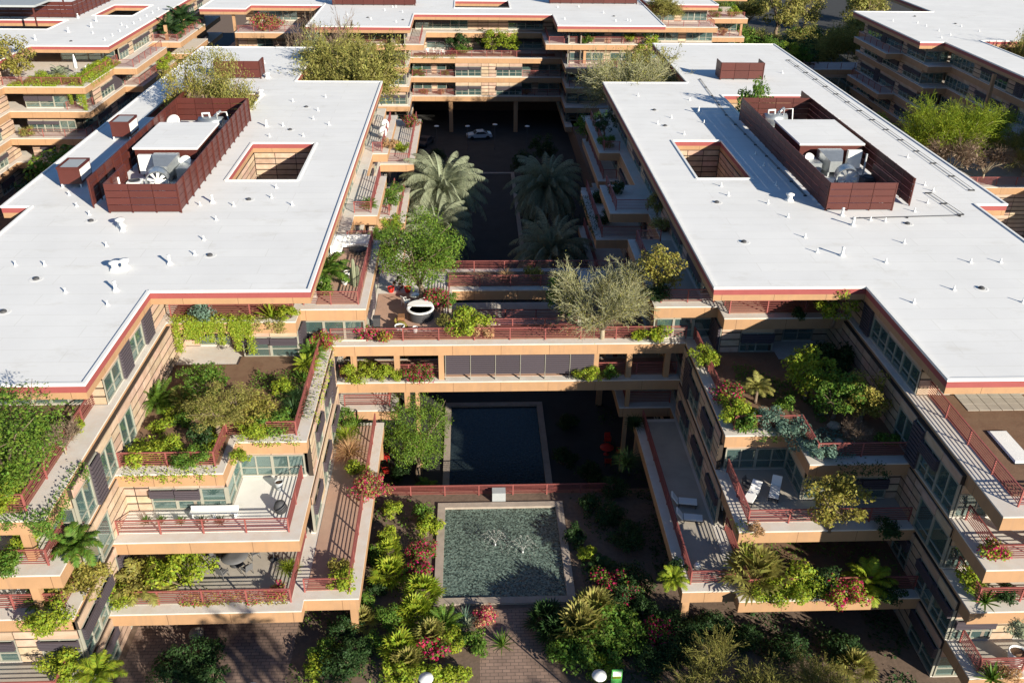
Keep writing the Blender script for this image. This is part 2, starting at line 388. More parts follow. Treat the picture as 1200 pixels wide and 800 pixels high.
    def railing(s, pts, z, hgt=1.08, post=True, bars=6):
        m = MB()
        for (x0, y0), (x1, y1) in zip(pts[:-1], pts[1:]):
            t = .022
            for i in range(bars):
                zz = z+.14+i*(hgt-.2)/bars
                if x0 == x1: m.box(x0-t, y0, zz, x0+t, y1, zz+.028)
                else: m.box(x0, y0-t, zz, x1, y0+t, zz+.028)
            if x0 == x1: m.box(x0-.045, y0, z+hgt-.06, x0+.045, y1, z+hgt)
            else: m.box(x0, y0-.045, z+hgt-.061, x1, y0+.045, z+hgt-.001)
        o = m.build('railing', 'red_rail', s.root)
        if post:
            seen = set()
            for (x0, y0), (x1, y1) in zip(pts[:-1], pts[1:]):
                L = abs(x1-x0)+abs(y1-y0); n = max(1, round(L/2.6))
                for i in range(n+1):
                    p = (round(x0+(x1-x0)*i/n, 2), round(y0+(y1-y0)*i/n, 2))
                    if p in seen: continue
                    seen.add(p); link('post', POST, o, (p[0], p[1], z+hgt/2-.01), None, (.085, .085, hgt+.03))
        return o
    def column(s, x, y, z0, z1, w=.45):
        m = MB(); m.box(x-w/2, y-w/2, z0, x+w/2, y+w/2, z1); return m.build('column', 'tan_fascia', s.root)
    def finish(s, limit=285):
        s.panels.sort(key=lambda q: -q[0])
        small = MB()
        for i, (pz, wall, pos, sc) in enumerate(s.panels):
            if i < limit and pz > 8:
                link('panel', PANEL, wall, pos, None, sc)
            else:
                h = [q/2 for q in sc]; small.box(*[p-q for p, q in zip(pos, h)], *[p+q for p, q in zip(pos, h)])
        if small.v: small.build('stone_facing', 'stone', s.root, kind='stuff')
def ring_rects(mb, rects, holes, z0, z1, wdt=.16):
    """thin strips along every outer edge of a rectilinear footprint"""
    xs = sorted({round(v, 4) for r in rects+holes for v in r[:2]}); ys = sorted({round(v, 4) for r in rects+holes for v in r[2:]})
    def ins(x, y): return any(a < x < b and c < y < d for a, b, c, d in rects) and not any(a < x < b and c < y < d for a, b, c, d in holes)
    e = .001; k = 0
    for x in xs:
        for sgn in (1, -1):
            run = None
            for j in range(len(ys)):
                on = j < len(ys)-1 and ins(x+sgn*.01, (ys[j]+ys[j+1])/2) and not ins(x-sgn*.01, (ys[j]+ys[j+1])/2)
                if on and run is None: run = ys[j]
                if not on and run is not None:
                    mb.box(x-sgn*.05, run-.05, z0, x+sgn*wdt, ys[j]+.05, z1); run = None
    for y in ys:
        for sgn in (1, -1):
            run = None
            for i in range(len(xs)):
                on = i < len(xs)-1 and ins((xs[i]+xs[i+1])/2, y+sgn*.01) and not ins((xs[i]+xs[i+1])/2, y-sgn*.01)
                if on and run is None: run = xs[i]
                if not on and run is not None:
                    mb.box(run-.052, y-sgn*.052, z0, xs[i]+.052, y+sgn*wdt, z1-.004); run = None
def vents(b, roof, pts):
    for (x, y, kind) in pts:
        m = MB(); z = RZ
        if kind == 'p':
            m.lathe(x, y, [(.16, z-.01), (.09, z+.10), (.055, z+.12), (.045, z+.36)], 10); m.build('vent_pipe', 'white_paint', roof)
        elif kind == 't':
            m.lathe(x, y, [(.26, z-.01), (.16, z+.12), (.11, z+.15), (.10, z+.62), (.13, z+.63), (.13, z+.68), (.02, z+.71)], 12); m.build('vent_stack', 'white_paint', roof)
        elif kind == 'f':
            m.lathe(x, y, [(.42, z-.01), (.30, z+.14), (.22, z+.16), (.22, z+.5), (.36, z+.5), (.36, z+.62), (.05, z+.7)], 12); m.build('vent_hood', 'white_paint', roof)
        else:
            m.lathe(x, y, [(.50, z+.003), (.47, z+.012), (.36, z+.008)], 16, 0, cap=False)
            m.lathe(x, y, [(.22, z+.006), (.20, z+.10), (.12, z+.15), (.04, z+.16)], 10, 1)
            m.build('roof_drain', ['white_trim', 'dark_grey'], roof)
# ------------------------------------------------------------------ the two near blocks (mirror images in plan)
def near_block(s, B, P):
    U = lambda u0, u1, y0, y1: rrect(s*u0, s*u1, y0, y1)
    O, OF, YA, YF = P['O'], P['OF'], P['YA'], P['YF']
    shaft = U(*P['shaft']); court = U(27.5, 38, 98.4, 109)
    roof = B.roof([U(13.9, 24.62, 55.8, 115.2), U(24.62, O, 71.8, YF), U(24.62, OF, YA, 71.8)], [shaft, court])
    B.roofo = roof
    # floor slabs
    y1 = YF-1
    B.slab([U(15.5, 24.6, 57.6, 115), U(10.7, 15.5, 59.5, 72.3), U(24.6, OF, P['YO'], 71), U(24.6, O-.8, 71, y1)]+[U(*q) for q in P['bal1']]+[U(13.6, 15.5, 72.3, 115)], lv(1), [shaft, court])
    B.slab([U(13.5, 24.6, 47.6, 115), U(18, 24.6, 44.4, 47.6), U(24.4, OF, P['YO']-.4, 71), U(24.6, O-.8, 71, y1)]+[U(*q) for q in P['bal2']], lv(2), [shaft, court])
    B.slab([U(13.4, 24.6, 42.1, 115), U(13.9, 24.6, 115, 136), U(24.5, OF, P['YO']-.2, 71), U(24.6, O-.8, 71, y1)]+[U(*q) for q in P['bal3']], lv(3), [shaft, court])
    B.slab([U(13.2, 24.6, 39.6, 115), U(9.9, 13.2, 40.5, 59.2), U(24.5, OF, 33.5, 71), U(24.6, O-.8, 71, y1)]+[U(*q) for q in P['bal4']], lv(4), [shaft, court])
    X = lambda u: s*u
    ax = -s
    def fy(y, u0, u1, k, pat, z1=None, **kw):       # wall facing the viewer side (-y)
        a, b = sorted((X(u0), X(u1)))
        if s > 0 : pat = pat[::-1] if False else pat
        p = pat if s < 0 else pat[::-1]
        B.facade('y', y, a, b, lv(k)+0.0, (lv(k-1)-FT+.02) if z1 is None else z1, -1, p, **kw)
    def fx(u, y0, y1_, k, pat, n=None, top=FT-.02, **kw):      # top: depth of the slab edge left showing above the wall
        B.facade('x', X(u), y0, y1_, lv(k), lv(k-1)-top, ax if n is None else n, pat, **kw)
    # penthouse storey under the roof
    fy(61.5, 14.6, 24.6, 1, 'SwwSW'); fx(14.6, 61.5, 114, 1, 'WSWSSWWSWSSWWSW')
    fx(25.0, 47, 55.9, 1, 'wDwD' if s < 0 else 'wwwD'); fy(47, 25.0, OF-1, 1, 'wwSwwwS'); fx(25.0, 55.9, 61.5, 1, 'SS')
    # second storey down
    fy(58.2, 15.6, 19.6, 2, 'WW' if s < 0 else 'WS'); fy(60, 19.6, 24.6, 2, 'SWS'); fx(15.6, 58.2, 60.6, 2, 'D')
    fx(19.6, 58.2, 60.0, 2, 'S', n=s)
    fy(60.6, 11.0, 15.6, 2, 'www'); fx(11.0, 60.6, 72.0, 2, 'SWSDSWS')
    fy(72.0, 11.0, 14, 2, 'SS'); fx(13.8, 72.0, 114, 2, 'WSWSWWSWSSW')
    fx(24.36, 39.2, 60, 2, 'wDwSwSSSSSSSSS' if s < 0 else 'wWDwSSSSSSSSSS', top=.30); fy(39.2, 24.5, OF-1, 2, 'wwSwwSw')
    # third
    fy(45.0, 18.2, 24.6, 3, 'SSWWw' if s < 0 else 'SWWw', z1=lv(2)-FT+.02); fx(18.1, 45.0, 48.3, 3, 'w'); fy(48.3, 13.9, 18.1, 3, 'ww', shade=0)
    fx(13.42, 48.3, 60, 3, 'SWSWDS', top=.30); fx(13.8, 60, 114, 3, 'WSWWSWSSWWSW')
    fx(24.34, 38.6, 45.5, 3, 'wwSSS', top=.30); fy(38.6, 24.5, OF-1, 3, 'wwSwwSw')
    # fourth
    fy(46.4, 13.9, 24.6, 4, 'SwwSS'); fx(13.34, 46.4, 60, 4, 'WSWSWS', top=.30); fx(13.8, 60, 114, 4, 'WSWWSWSSWWSW')
    fx(24.36, 36.2, 46.5, 4, 'WWSWSS', top=.30); fy(36.2, 24.5, OF-1, 4, 'WWSWWSW')
    # ground storey and lower court storey
    fy(50, 14.5, 24.6, 5, 'SwSwS'); fx(14.3, 50, 114, 5, 'wSwwSwSwwSwSw'); fx(24.38, 36.4, 50, 5, 'WSWWS', top=.30); fy(36.4, 24.5, OF-1, 5, 'wwSwwSw')
    fx(13.9, 57.8, 114, 6, 'PPwPPwPPwPPwPPw')
    # far ends and the outer face
    fy_back = YF-2
    B.facade('x', X(O-1.2), 71, YF-2, 0, lv(0)-FT, s, 'SWWSWWSWWSWWSWWS')
    for k in (1, 2, 3):                                # inside of the light shaft
        a, b = sorted((shaft[0]+.05, shaft[1]-.05))
        B.facade('y', shaft[3]-.06, a, b, lv(k), lv(k-1)+(-.96 if k == 1 else .01), -1, 'SSS' if k < 3 else 'SwS')
        B.facade('x', shaft[0]+.06, shaft[2], shaft[3]-.4, lv(k), lv(k-1)+(-.96 if k == 1 else .01), 1, 'SSSS')
        B.facade('x', shaft[1]-.06, shaft[2], shaft[3]-.4, lv(k), lv(k-1)+(-.96 if k == 1 else .01), -1, 'SSSS')
    for k in (1, 2):
        B.facade('y', court[3]-.06, court[0]+.1, court[1]-.1, lv(k), lv(k-1)+(-.96 if k == 1 else .01), -1, 'SSwwSSwS')
        B.facade('x', court[0]+.06, court[2], court[3]-.4, lv(k), lv(k-1)+(-.96 if k == 1 else .01), 1, 'SSSSS')
        B.facade('x', court[1]-.06, court[2], court[3]-.4, lv(k), lv(k-1)+(-.96 if k == 1 else .01), -1, 'SSSSS')
    # floors and beds
    B.floor([U(25.9, OF-.3, 37, 46.8)], lv(1), 'soil', 'planting_bed', h=.12)
    B.floor([U(18.4, 24.4, 45.2, 58.1), U(14.3, 18.4, 48.4, 58.1)], lv(2), 'soil', 'planting_bed', [U(19.8, 24.4, 57, 60)], h=.14)
    B.floor([U(16, 24.3, 58.3, 61)], lv(1), 'soil' if s < 0 else 'deck', 'planting_bed' if s < 0 else 'deck', h=.10 if s < 0 else .03)
    B.floor([U(11.2, 14.4, 60.2, 72)], lv(1), 'deck' if s < 0 else 'concrete', 'deck')
    B.floor([U(14.2, 24.4, 42.9, 48.2)], lv(3), 'pale_deck' if s < 0 else 'concrete', 'deck', [U(18, 24.5, 45, 48.3)])
    B.floor([U(13.9, 24.4, 40.3, 46.3)], lv(4), 'concrete' if s < 0 else 'soil', 'deck' if s < 0 else 'planting_bed')
    B.floor([U(10.5, 13.1, 41.2, 58.8)], lv(4), 'deck' if s < 0 else 'concrete', 'deck')
    B.floor([U(25.0, OF-1, 34, 36.1)], lv(4), 'concrete', 'deck')
    # railings
    r = lambda pts, k: B.railing([(X(a), b) for a, b in pts], lv(k))
    r([(25.75, 55.5), (25.75, P['YO']+.75), (OF-.3, P['YO']+.75)], 1)
    r([(24.4, 58.3), (16.0, 58.3), (16.0, 59.6)], 1)
    r([(15.3, 60.2), (11.3, 60.2), (11.3, 71.8), (13.4, 71.8)], 1)
    r([(24.3, 45.1), (18.6, 45.1), (18.6, 48.25), (14.2, 48.25), (14.2, 60.4)], 2)
    r([(25.2, 39), (25.2, P['YO']+.3), (OF-.5, P['YO']+.3)], 2)
    r([(24.3, 42.8), (14.1, 42.8), (14.1, 48)], 3)
    r([(25.2, 38.4), (25.2, P['YO']+.5), (OF-.5, P['YO']+.5)], 3)
    r([(24.3, 40.3), (13.9, 40.3), (13.9, 46)], 4)
    r([(13.2, 41.1), (10.5, 41.1), (10.5, 58.9)], 4)
    r([(25.1, 36), (25.1, 33.9), (OF, 33.9)], 4)
    for (u0, u1, a, b) in P['bal1']: r([(u1, a+.6), (u0+.6, a+.6), (u0+.6, b-.2)], 1)
    for (u0, u1, a, b) in P['bal2']: r([(u1, a+.6), (u0+.6, a+.6), (u0+.6, b-.2)], 2)
    for (u0, u1, a, b) in P['bal3']: r([(u1, a+.6), (u0+.6, a+.6), (u0+.6, b-.2)], 3)
    for (u0, u1, a, b) in P['bal4']: r([(u1, a+.6), (u0+.6, a+.6), (u0+.6, b-.2)], 4)
    for u in P['cols']:
        B.column(X(u), P['YO']+.55, lv(3), lv(2)-FT); B.column(X(u)+(-s)*0.2, P['YO']+.9, lv(2), lv(1)-FT)
    for u, y in ((10.3, 59.0), (10.3, 41.0)): B.column(X(u), y, 0, lv(4)-FT)
    B.finish()
LB = Building('white-roofed terraced block whose screened roof plant has two small brown boxes beside it', 'building', (-26, 60, 0))
near_block(-1, LB, dict(O=41.4, OF=39.0, YA=44.0, YF=135.6, YO=36.4, shaft=(18.4, 24.66, 78.2, 89.4),
    bal1=[(11.5, 13.6, 78.2, 89), (12.0, 13.6, 96.5, 110)], bal2=[(9.2, 13.5, 73.7, 81), (10.6, 13.5, 86, 95), (9.6, 13.5, 103, 122)], bal3=[(9.4, 13.4, 74.5, 84), (10.2, 13.4, 93, 104)], bal4=[(9.0, 13.2, 61, 76), (9.6, 13.2, 88, 100)], cols=(26.4, 32, 36)))
RB = Building('white-roofed terraced block with a black conduit run along its roof', 'building', (26, 60, 0))
near_block(1, RB, dict(O=43.2, OF=40.4, YA=43.5, YF=139.8, YO=35.4, shaft=(17.8, 22.85, 78.6, 90.3),
    bal1=[(10.0, 13.6, 78.6, 86.2), (11.3, 13.6, 96.9, 110.3)], bal2=[(9.1, 13.5, 80.2, 93.8), (11.4, 13.5, 97, 113)], bal3=[(9.6, 13.4, 66, 76), (10.4, 13.4, 96, 104)], bal4=[(9.0, 13.2, 61, 78), (9.8, 13.2, 84, 100)], cols=(28.6, 34)))
# ------------------------------------------------------------------ footbridge
BR = Building('two-storey planted footbridge with grey louver screens joining the two white-roofed blocks', 'footbridge', (0, 62, 0), 'footbridge')
BR.slab([(-13.5, 13.5, 59.9, 61.9), (-10.9, -4.6, 61.9, 69.3), (5.4, 10.9, 61.9, 69.3), (-10.9, 10.9, 69.3, 73.6)], lv(2))
BR.slab([(-13.4, 13.4, 59.9, 63.4), (-10.9, 10.9, 69.3, 73.4)], lv(3))
BR.floor([(-13.2, 13.2, 60.65, 61.8)], lv(2), 'soil', 'planting_bed', h=.10)
BR.floor([(-10.7, -5.2, 62.1, 68.6)], lv(2), 'deck', 'deck')
BR.floor([(6.0, 10.7, 62.1, 69)], lv(2), 'soil', 'planting_bed', h=.10)
BR.floor([(-5.0, 6.4, 70.0, 72.7)], lv(2), 'soil', 'planting_bed', h=.12)
BR.floor([(-13.2, 13.2, 60.6, 63.2)], lv(3), 'deck', 'deck')
BR.railing([(-13.6, 60.55), (13.6, 60.55)], lv(2)); BR.railing([(-4.8, 62.0), (5.3, 62.0), (5.3, 69.0)], lv(2))
BR.railing([(-4.8, 62.0), (-4.8, 69.9), (5.6, 69.9)], lv(2)); BR.railing([(-10.7, 72.9), (10.7, 72.9)], lv(2))
BR.railing([(-13.2, 60.75), (-5.2, 60.75)], lv(3)); BR.railing([(6.9, 60.75), (13.2, 60.75)], lv(3))
BR.railing([(-10.7, 69.9), (10.7, 69.9)], lv(3))
for x in (-12.0, -8.7, -5.3, 6.7, 9.3, 12.3): BR.column(x, 60.4, lv(3), lv(2)-FT, .42)
for x in (-7.3, 9.6): BR.column(x, 61.2, -3.3, lv(3)-FT, .32)
for x in (-9.0, 9.0): BR.column(x, 71.5, -3.3, lv(3)-FT, .5)
for i in range(6):
    x = -5.0+1.93*i+.97
    link('louver_screen', LOUVB, BR.root, (x, 60.22, 8.02), (0, 0, math.pi), (1.84, .14, 1.85))
    m = MB(); m.box(x-.97, 60.12, lv(3), x-.93, 60.3, lv(2)-FT); m.build('louver_post', 'frame', BR.root)
m = MB(); m.box(-5.0, 61.4, lv(3), 6.6, 61.5, lv(2)-FT); m.build('wall', 'joint', BR.root)
# ------------------------------------------------------------------ neighbouring blocks
def simple_block(label, loc, roof, holes, floors, walls, rails, cols=[], name='apartment_building', beds=[]):
    b = Building(label, 'building', loc, name)
    b.roofo = b.roof(roof, holes)
    for k, rects in floors: b.slab(rects, lv(k), [h for h in holes])
    for a in walls: b.facade(*a)
    for pts, k in rails: b.railing(pts, lv(k))
    for c in cols: b.column(*c)
    for r, k, mt, nm in beds: b.floor(r, lv(k), mt, nm, h=.1)
    b.finish(); return b
F = lambda k: (lv(k), lv(k-1)-FT+.02)
wl = []
for k, y, x0, x1, pat in ((1, 141.5, -64, -56, 'wwww'), (2, 127.2, -64, -58.2, 'WWw'), (2, 129.5, -58.2, -55.4, 'ww'), (3, 126.6, -64, -57.6, 'WWw'), (3, 129.5, -57.6, -55.6, 'w'), (4, 126, -64, -55.4, 'SWSWW'), (5, 126, -64, -55.4, 'SWSWW')):
    wl.append(('y', y, x0, x1, *F(k), -1, pat))
for k in (1, 2, 3, 4, 5):
    wl.append(('x', -55.4, 141.5 if k == 1 else 129, 190, *F(k), 1, 'WSWWSDWSWWSDWSW' if k % 2 else 'SWDWSWWSWDWSWWS'))
    wl.append(('x', -66.2, 100, 127, *F(k), 1, 'SSWSSWSSWSS'))
NB = simple_block('sunlit terraced block with a trailing hedge round its corner terrace and a closed white parasol', (-64, 150, 0),
    [(-85, -54.6, 135.8, 200), (-85, -65.6, 95, 135.8)], [(-65.5, -59, 160.3, 171.2), (-82, -68, 148, 156)],
    [(1, [(-85, -54.9, 125.6, 200), (-54.9, -51.6, 137, 152), (-54.9, -50.5, 156, 172), (-85, -65.6, 95, 125.6)]), (2, [(-85, -54.9, 125.6, 200), (-54.9, -52.2, 140, 158), (-54.9, -51.5, 163, 176), (-85, -65.6, 95, 125.6)]),
     (3, [(-85, -54.9, 124.0, 200), (-54.9, -52, 133, 150), (-85, -65.6, 95, 124)]), (4, [(-85, -54.9, 124, 200), (-85, -65.6, 95, 124)])], wl,
    [([(-66, 126.4), (-55.6, 126.4), (-55.6, 141)], 1), ([(-55, 137.6), (-52.2, 137.6), (-52.2, 151.6)], 1), ([(-55, 156.6), (-51.1, 156.6), (-51.1, 171.6)], 1), ([(-58.2, 126.4), (-55.6, 126.4), (-55.6, 129)], 2), ([(-55, 140.6), (-52.8, 140.6), (-52.8, 157)], 2), ([(-64.4, 124.7), (-55.6, 124.7), (-55.6, 129)], 3)],
    [(-53, 157.5, lv(1), lv(0)-FT), (-52.4, 166, lv(1), lv(0)-FT)], beds=[([(-65, -56, 126.6, 128.6), (-56.9, -55.9, 128, 140)], 1, 'soil', 'planting_bed')])
# block closing the far end of the courtyard
wl = []
for k in (3, 4):
    z = F(k)
    wl += [('y', 161, -5.5, 6.2, z[0], z[1], -1, 'WWSSWW'), ('y', 163, -13, -5.5, z[0], z[1], -1, 'wwSww'), ('y', 163, 6.2, 13, z[0], z[1], -1, 'wSww')]
for k in (1, 2):
    wl += [('y', 168.5, -12.6, 12, *F(k), -1, 'WWwSSSSWWS' if k == 1 else 'SWwSSSSWWS')]
for k in (1, 2, 3, 4, 5):
    wl += [('y', 156.6 if k != 3 and k != 4 else 154.6, -27, -13.8, *F(k), -1, 'wSwwSwww' if k < 3 else 'SSWSWWW'), ('y', 157, 13.8, 28, *F(k), -1, 'wwwSwwSw')]
    wl += [('x', -13.6, 154.6, 168, *F(k), 1, 'WSWSWS'), ('x', 13.6, 156, 168, *F(k), -1, 'WSWSWS')]
BK = simple_block('block closing the courtyard on tall columns above an open passage', (0, 166, 0),
    [(-29.1, -12.5, 152, 176), (11.5, 29.3, 154, 178), (-12.5, 11.5, 164.2, 200), (-29.1, -12.5, 176, 200), (11.5, 29.3, 178, 200)], [(-5.6, 4.3, 170.3, 178.6)],
    [(1, [(-28, -10.6, 155, 190), (9.8, 28.6, 156, 190), (-10.6, 9.8, 166, 190)]),
     (2, [(-27, -13.2, 153.6, 190), (-13.4, 13.4, 160.8, 190), (13.0, 28, 153.2, 190)]),
     (3, [(-27, -13.2, 154, 190), (-13.2, 13.2, 160.8, 190), (13.2, 28, 153.3, 190)]),
     (4, [(-27, -13.2, 154, 190), (-13.2, 13.2, 160.8, 176), (13.2, 28, 153.3, 190)]), (5, [(-27, -13.4, 153, 190), (13.4, 28, 153.3, 190)])], wl,
    [([(-27.5, 155.6), (-11.2, 155.6), (-11.2, 166)], 1), ([(28, 156.6), (10.4, 156.6), (10.4, 166)], 1), ([(-13, 161.4), (13, 161.4)], 2), ([(-26, 154.2), (-13.8, 154.2)], 2), ([(13.6, 153.8), (27, 153.8)], 2),
     ([(-13, 161.3), (-5.6, 161.3)], 3), ([(6.3, 161.3), (13, 161.3)], 3), ([(-13, 161.3), (-5.6, 161.3)], 4), ([(6.3, 161.3), (13, 161.3)], 4), ([(13.8, 153.8), (27, 153.8)], 3)],
    [(-6.4, 161.6, -3.3, lv(4)-FT, .7), (5.2, 161.6, -3.3, lv(4)-FT, .7), (-17.5, 156, lv(2), lv(1)-FT), (16.5, 156.8, lv(2), lv(1)-FT)], beds=[([(-12.6, 12, 162, 164)], 2, 'soil', 'planting_bed')])
# shaded block on the far side of the right-hand court
wl = []
for k in (1, 2, 3, 4, 5):
    wl += [('x', 68.6, 143, 168, *F(k), -1, 'WWSWWDWWS'), ('x', 72.2, 96, 142, *F(k), -1, 'WWwSWWwDSWWSww'), ('y', 143, 68.6, 72.2, *F(k), -1, 'w')]
RN = simple_block('shaded dark-glazed block behind the sprawling palo verde tree', (78, 140, 0),
    [(66.8, 100, 142, 169.8), (70.7, 100, 92, 142), (81.5, 110, 169.8, 200)], [(77, 88, 128, 143.4)],
    [(k, [(68.2, 100, 140.5, 169), (71.9, 100, 92, 140.5)]+([(65.4, 68.2, 150, 164)] if k % 2 else [(66.8, 71.9, 108, 122)])) for k in (1, 2, 3, 4)], wl,
    [([(66, 163.5), (66, 150.6), (68, 150.6)], 1), ([(66, 163.5), (66, 150.6), (68, 150.6)], 3), ([(71.8, 121), (67.4, 121), (67.4, 108.6)], 2)], [(70, 125, lv(2), lv(0)-FT), (74, 139, lv(2), lv(0)-FT)])
# low planted wing towards the street, between the far blocks
wl = []
for k in (2, 3, 4, 5):
    wl += [('y', 176, 30, 43, *F(k), -1, 'SwwSww'), ('y', 185, 43, 50, *F(k), -1, 'www')]
wl += [('y', 178, 31, 42, *F(1), -1, 'wwSww')]
SW = simple_block('pale terraced block with a stacked pair of planted balconies facing the street', (40, 182, 0),
    [(30.2, 43.5, 176, 200), (43.5, 52, 187, 200)], [],
    [(1, [(30.2, 42.8, 172, 195), (42.8, 51, 181.5, 195)]), (2, [(30, 42.8, 173, 195), (42.8, 50.5, 180.5, 195)]), (3, [(30, 42.8, 173, 195), (42.8, 50.5, 180.5, 195)])], wl,
    [([(30.8, 172.6), (42.2, 172.6), (42.2, 178)], 1), ([(43, 182.1), (50.4, 182.1)], 1), ([(43, 181.1), (50, 181.1)], 2)], [(50, 182, lv(2), lv(1)-FT), (50, 181.5, lv(3), lv(2)-FT), (50, 181.5, 0, lv(3)-FT)])
# strip of the block left of the far one
wl = [('y', 176, -44, -30, *F(1), -1, 'SwwwSSS'), ('y', 168, -44, -30, *F(2), -1, 'SSwSSwS'), ('y', 168, -44, -30, *F(3), -1, 'SSwSSwS')]
SL = simple_block('low pale block with a pink flowering planter terrace behind the far corner', (-38, 182, 0),
    [(-42, -29.15, 172.3, 200), (-50, -42, 168, 200)], [],
    [(1, [(-43.5, -29.2, 164.4, 195)]), (2, [(-46, -29.2, 166, 195)]), (3, [(-46, -29.2, 166, 195)])], wl, [([(-43, 165), (-29.6, 165)], 1)], [(-44.5, 169, lv(3), lv(0)-FT), (-44.5, 169, -3, lv(3)-FT)])
# low garden podiums in the right-hand court
PD = Building('low planted podium terrace in the shaded court behind the conduit-run block', 'terrace', (56, 130, 0), 'podium_terrace')
PD.slab([(44, 70, 104, 118)], lv(3)); PD.slab([(50, 72, 168, 174)], lv(3)); PD.slab([(44, 66, 128, 150)], lv(4))
PD.facade('y', 104.3, 44.2, 69.8, 0, lv(3)-FT, -1, 'SSSSSSSSSS'); PD.facade('y', 128.3, 44.2, 66, 0, lv(4)-FT, -1, 'SwSwSwSwS'); PD.facade('y', 168.3, 50.3, 72, 0, lv(3)-FT, -1, 'wwwwwww')
PD.railing([(44.4, 104.6), (69.6, 104.6)], lv(3)); PD.railing([(50.4, 168.5), (71, 168.5)], lv(3)); PD.finish()
# ------------------------------------------------------------------ ground
def sheet(name, rects, holes, z, material, thick=.3):
    m = MB(); rectilinear(m, rects, holes, z-thick, z); o = m.build(name, material); o['kind'] = 'structure'; return o
SUNK = (-14.6, 14.6, 54.7, 176)
sheet('ground', [(-700, 700, -120, 54.7), (-700, -14.6, 54.7, 176), (14.6, 700, 54.7, 176), (-700, 700, 176, 1200)], [(-5.1, 3.3, 43.4, 52.7)], 0, 'gravel', 4)
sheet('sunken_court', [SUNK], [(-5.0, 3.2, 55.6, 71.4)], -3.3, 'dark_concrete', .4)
sheet('path', [(-24, -14.0, 20, 48)], [], .004, 'pavers', .05)
sheet('path', [(-2.6, 2.2, 20, 42.6)], [], .004, 'pavers', .05)
sheet('street', [(-400, 400, 215, 235), (44, 58, 190, 215)], [], .006, 'asphalt', .05)
sheet('car_park', [(-60, 260, 235.2, 330)], [], .006, 'asphalt', .05)
sheet('car_park', [(38, 110, 200.2, 214.8)], [], .006, 'asphalt', .05)
sheet('forecourt', [(44, 72, 150, 189.8)], [], .006, 'concrete', .05)
def pool(label, x0, x1, y0, y1, z, water, kw=.55):
    t = thing('pool', label, 'pool', ((x0+x1)/2, (y0+y1)/2, z-.5))
    m = MB(); rectilinear(m, [(x0-kw, x1+kw, y0-kw, y1+kw)], [(x0, x1, y0, y1)], z-.45, z+.16); m.build('coping', 'stonework', t)
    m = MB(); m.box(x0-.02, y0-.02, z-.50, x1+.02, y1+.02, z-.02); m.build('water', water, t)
    return t
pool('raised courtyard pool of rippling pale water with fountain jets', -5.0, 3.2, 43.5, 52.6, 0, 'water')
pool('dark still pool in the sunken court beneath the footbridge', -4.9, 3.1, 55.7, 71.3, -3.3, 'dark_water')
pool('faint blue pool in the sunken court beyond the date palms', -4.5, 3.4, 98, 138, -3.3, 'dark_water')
# rail at the drop between the two pools
RT = Building('low red railing along the drop between the two pools', 'railing', (0, 57.2, 0), 'guard_railing')
RT.railing([(-10.2, 54.2), (7.8, 54.2)], 0, .95)
m = MB(); m.box(-1.5, 53.3, 0, -.5, 54.0, .85); o = m.build('weir_box', 'grey_paint'); tag(o, 'small pale grey box at the middle of the pool-side railing', 'box')

# ------------------------------------------------------------------ plants
def rv(r): 
    while True:
        v = Vector((r.uniform(-1, 1), r.uniform(-1, 1), r.uniform(-1, 1)))
        if .01 < v.length <= 1: return v
def leaf(mb, p, nrm, L, W, r, m=0):
    d = nrm.orthogonal().normalized(); d = Matrix.Rotation(r.uniform(0, 6.28), 3, nrm) @ d; s = nrm.cross(d).normalized()
    mb.quad(p-d*L*.5, p+s*W*.5, p+d*L*.5, p-s*W*.5, m)
def shrub_mesh(seed, r=1., h=1.1, clumps=16, n=85, L=.15, acc=0., up=.5, spread=.34, stem=True):
    """leafy mass; material 0 leaves, 1 accent, 2 stems"""
    q = random.Random(seed); mb = MB()
    cs = []
    for i in range(clumps):
        v = rv(q); v = v.normalized()*(.35+.5*q.random()); cs.append((Vector((v.x*r, v.y*r, h*.52+v.z*h*.48)), q.uniform(.7, 1.25)))
    for c, s in cs:
        for i in range(int(n*s)):
            o = rv(q)*spread*r*s; p = c+Vector((o.x, o.y, o.z*.8))
            if p.z < .03: p.z = .03+q.random()*.1
            nn = (o.normalized()*.7+rv(q)*.8+Vector((0, 0, up))).normalized()
            a = q.random() < acc*(.35+1.3*max(0, min(1, (o.length/(spread*r*s)))))
            k = L*q.uniform(.45, 1.4)
            leaf(mb, p, nn, k, k*.55, q, 1 if a else 0)
        if stem: mb.tube([(0, 0, 0), c*.5+Vector((0, 0, -.1*h)), c], [.035*r, .022*r, .008*r], 4, 2)
    return mb
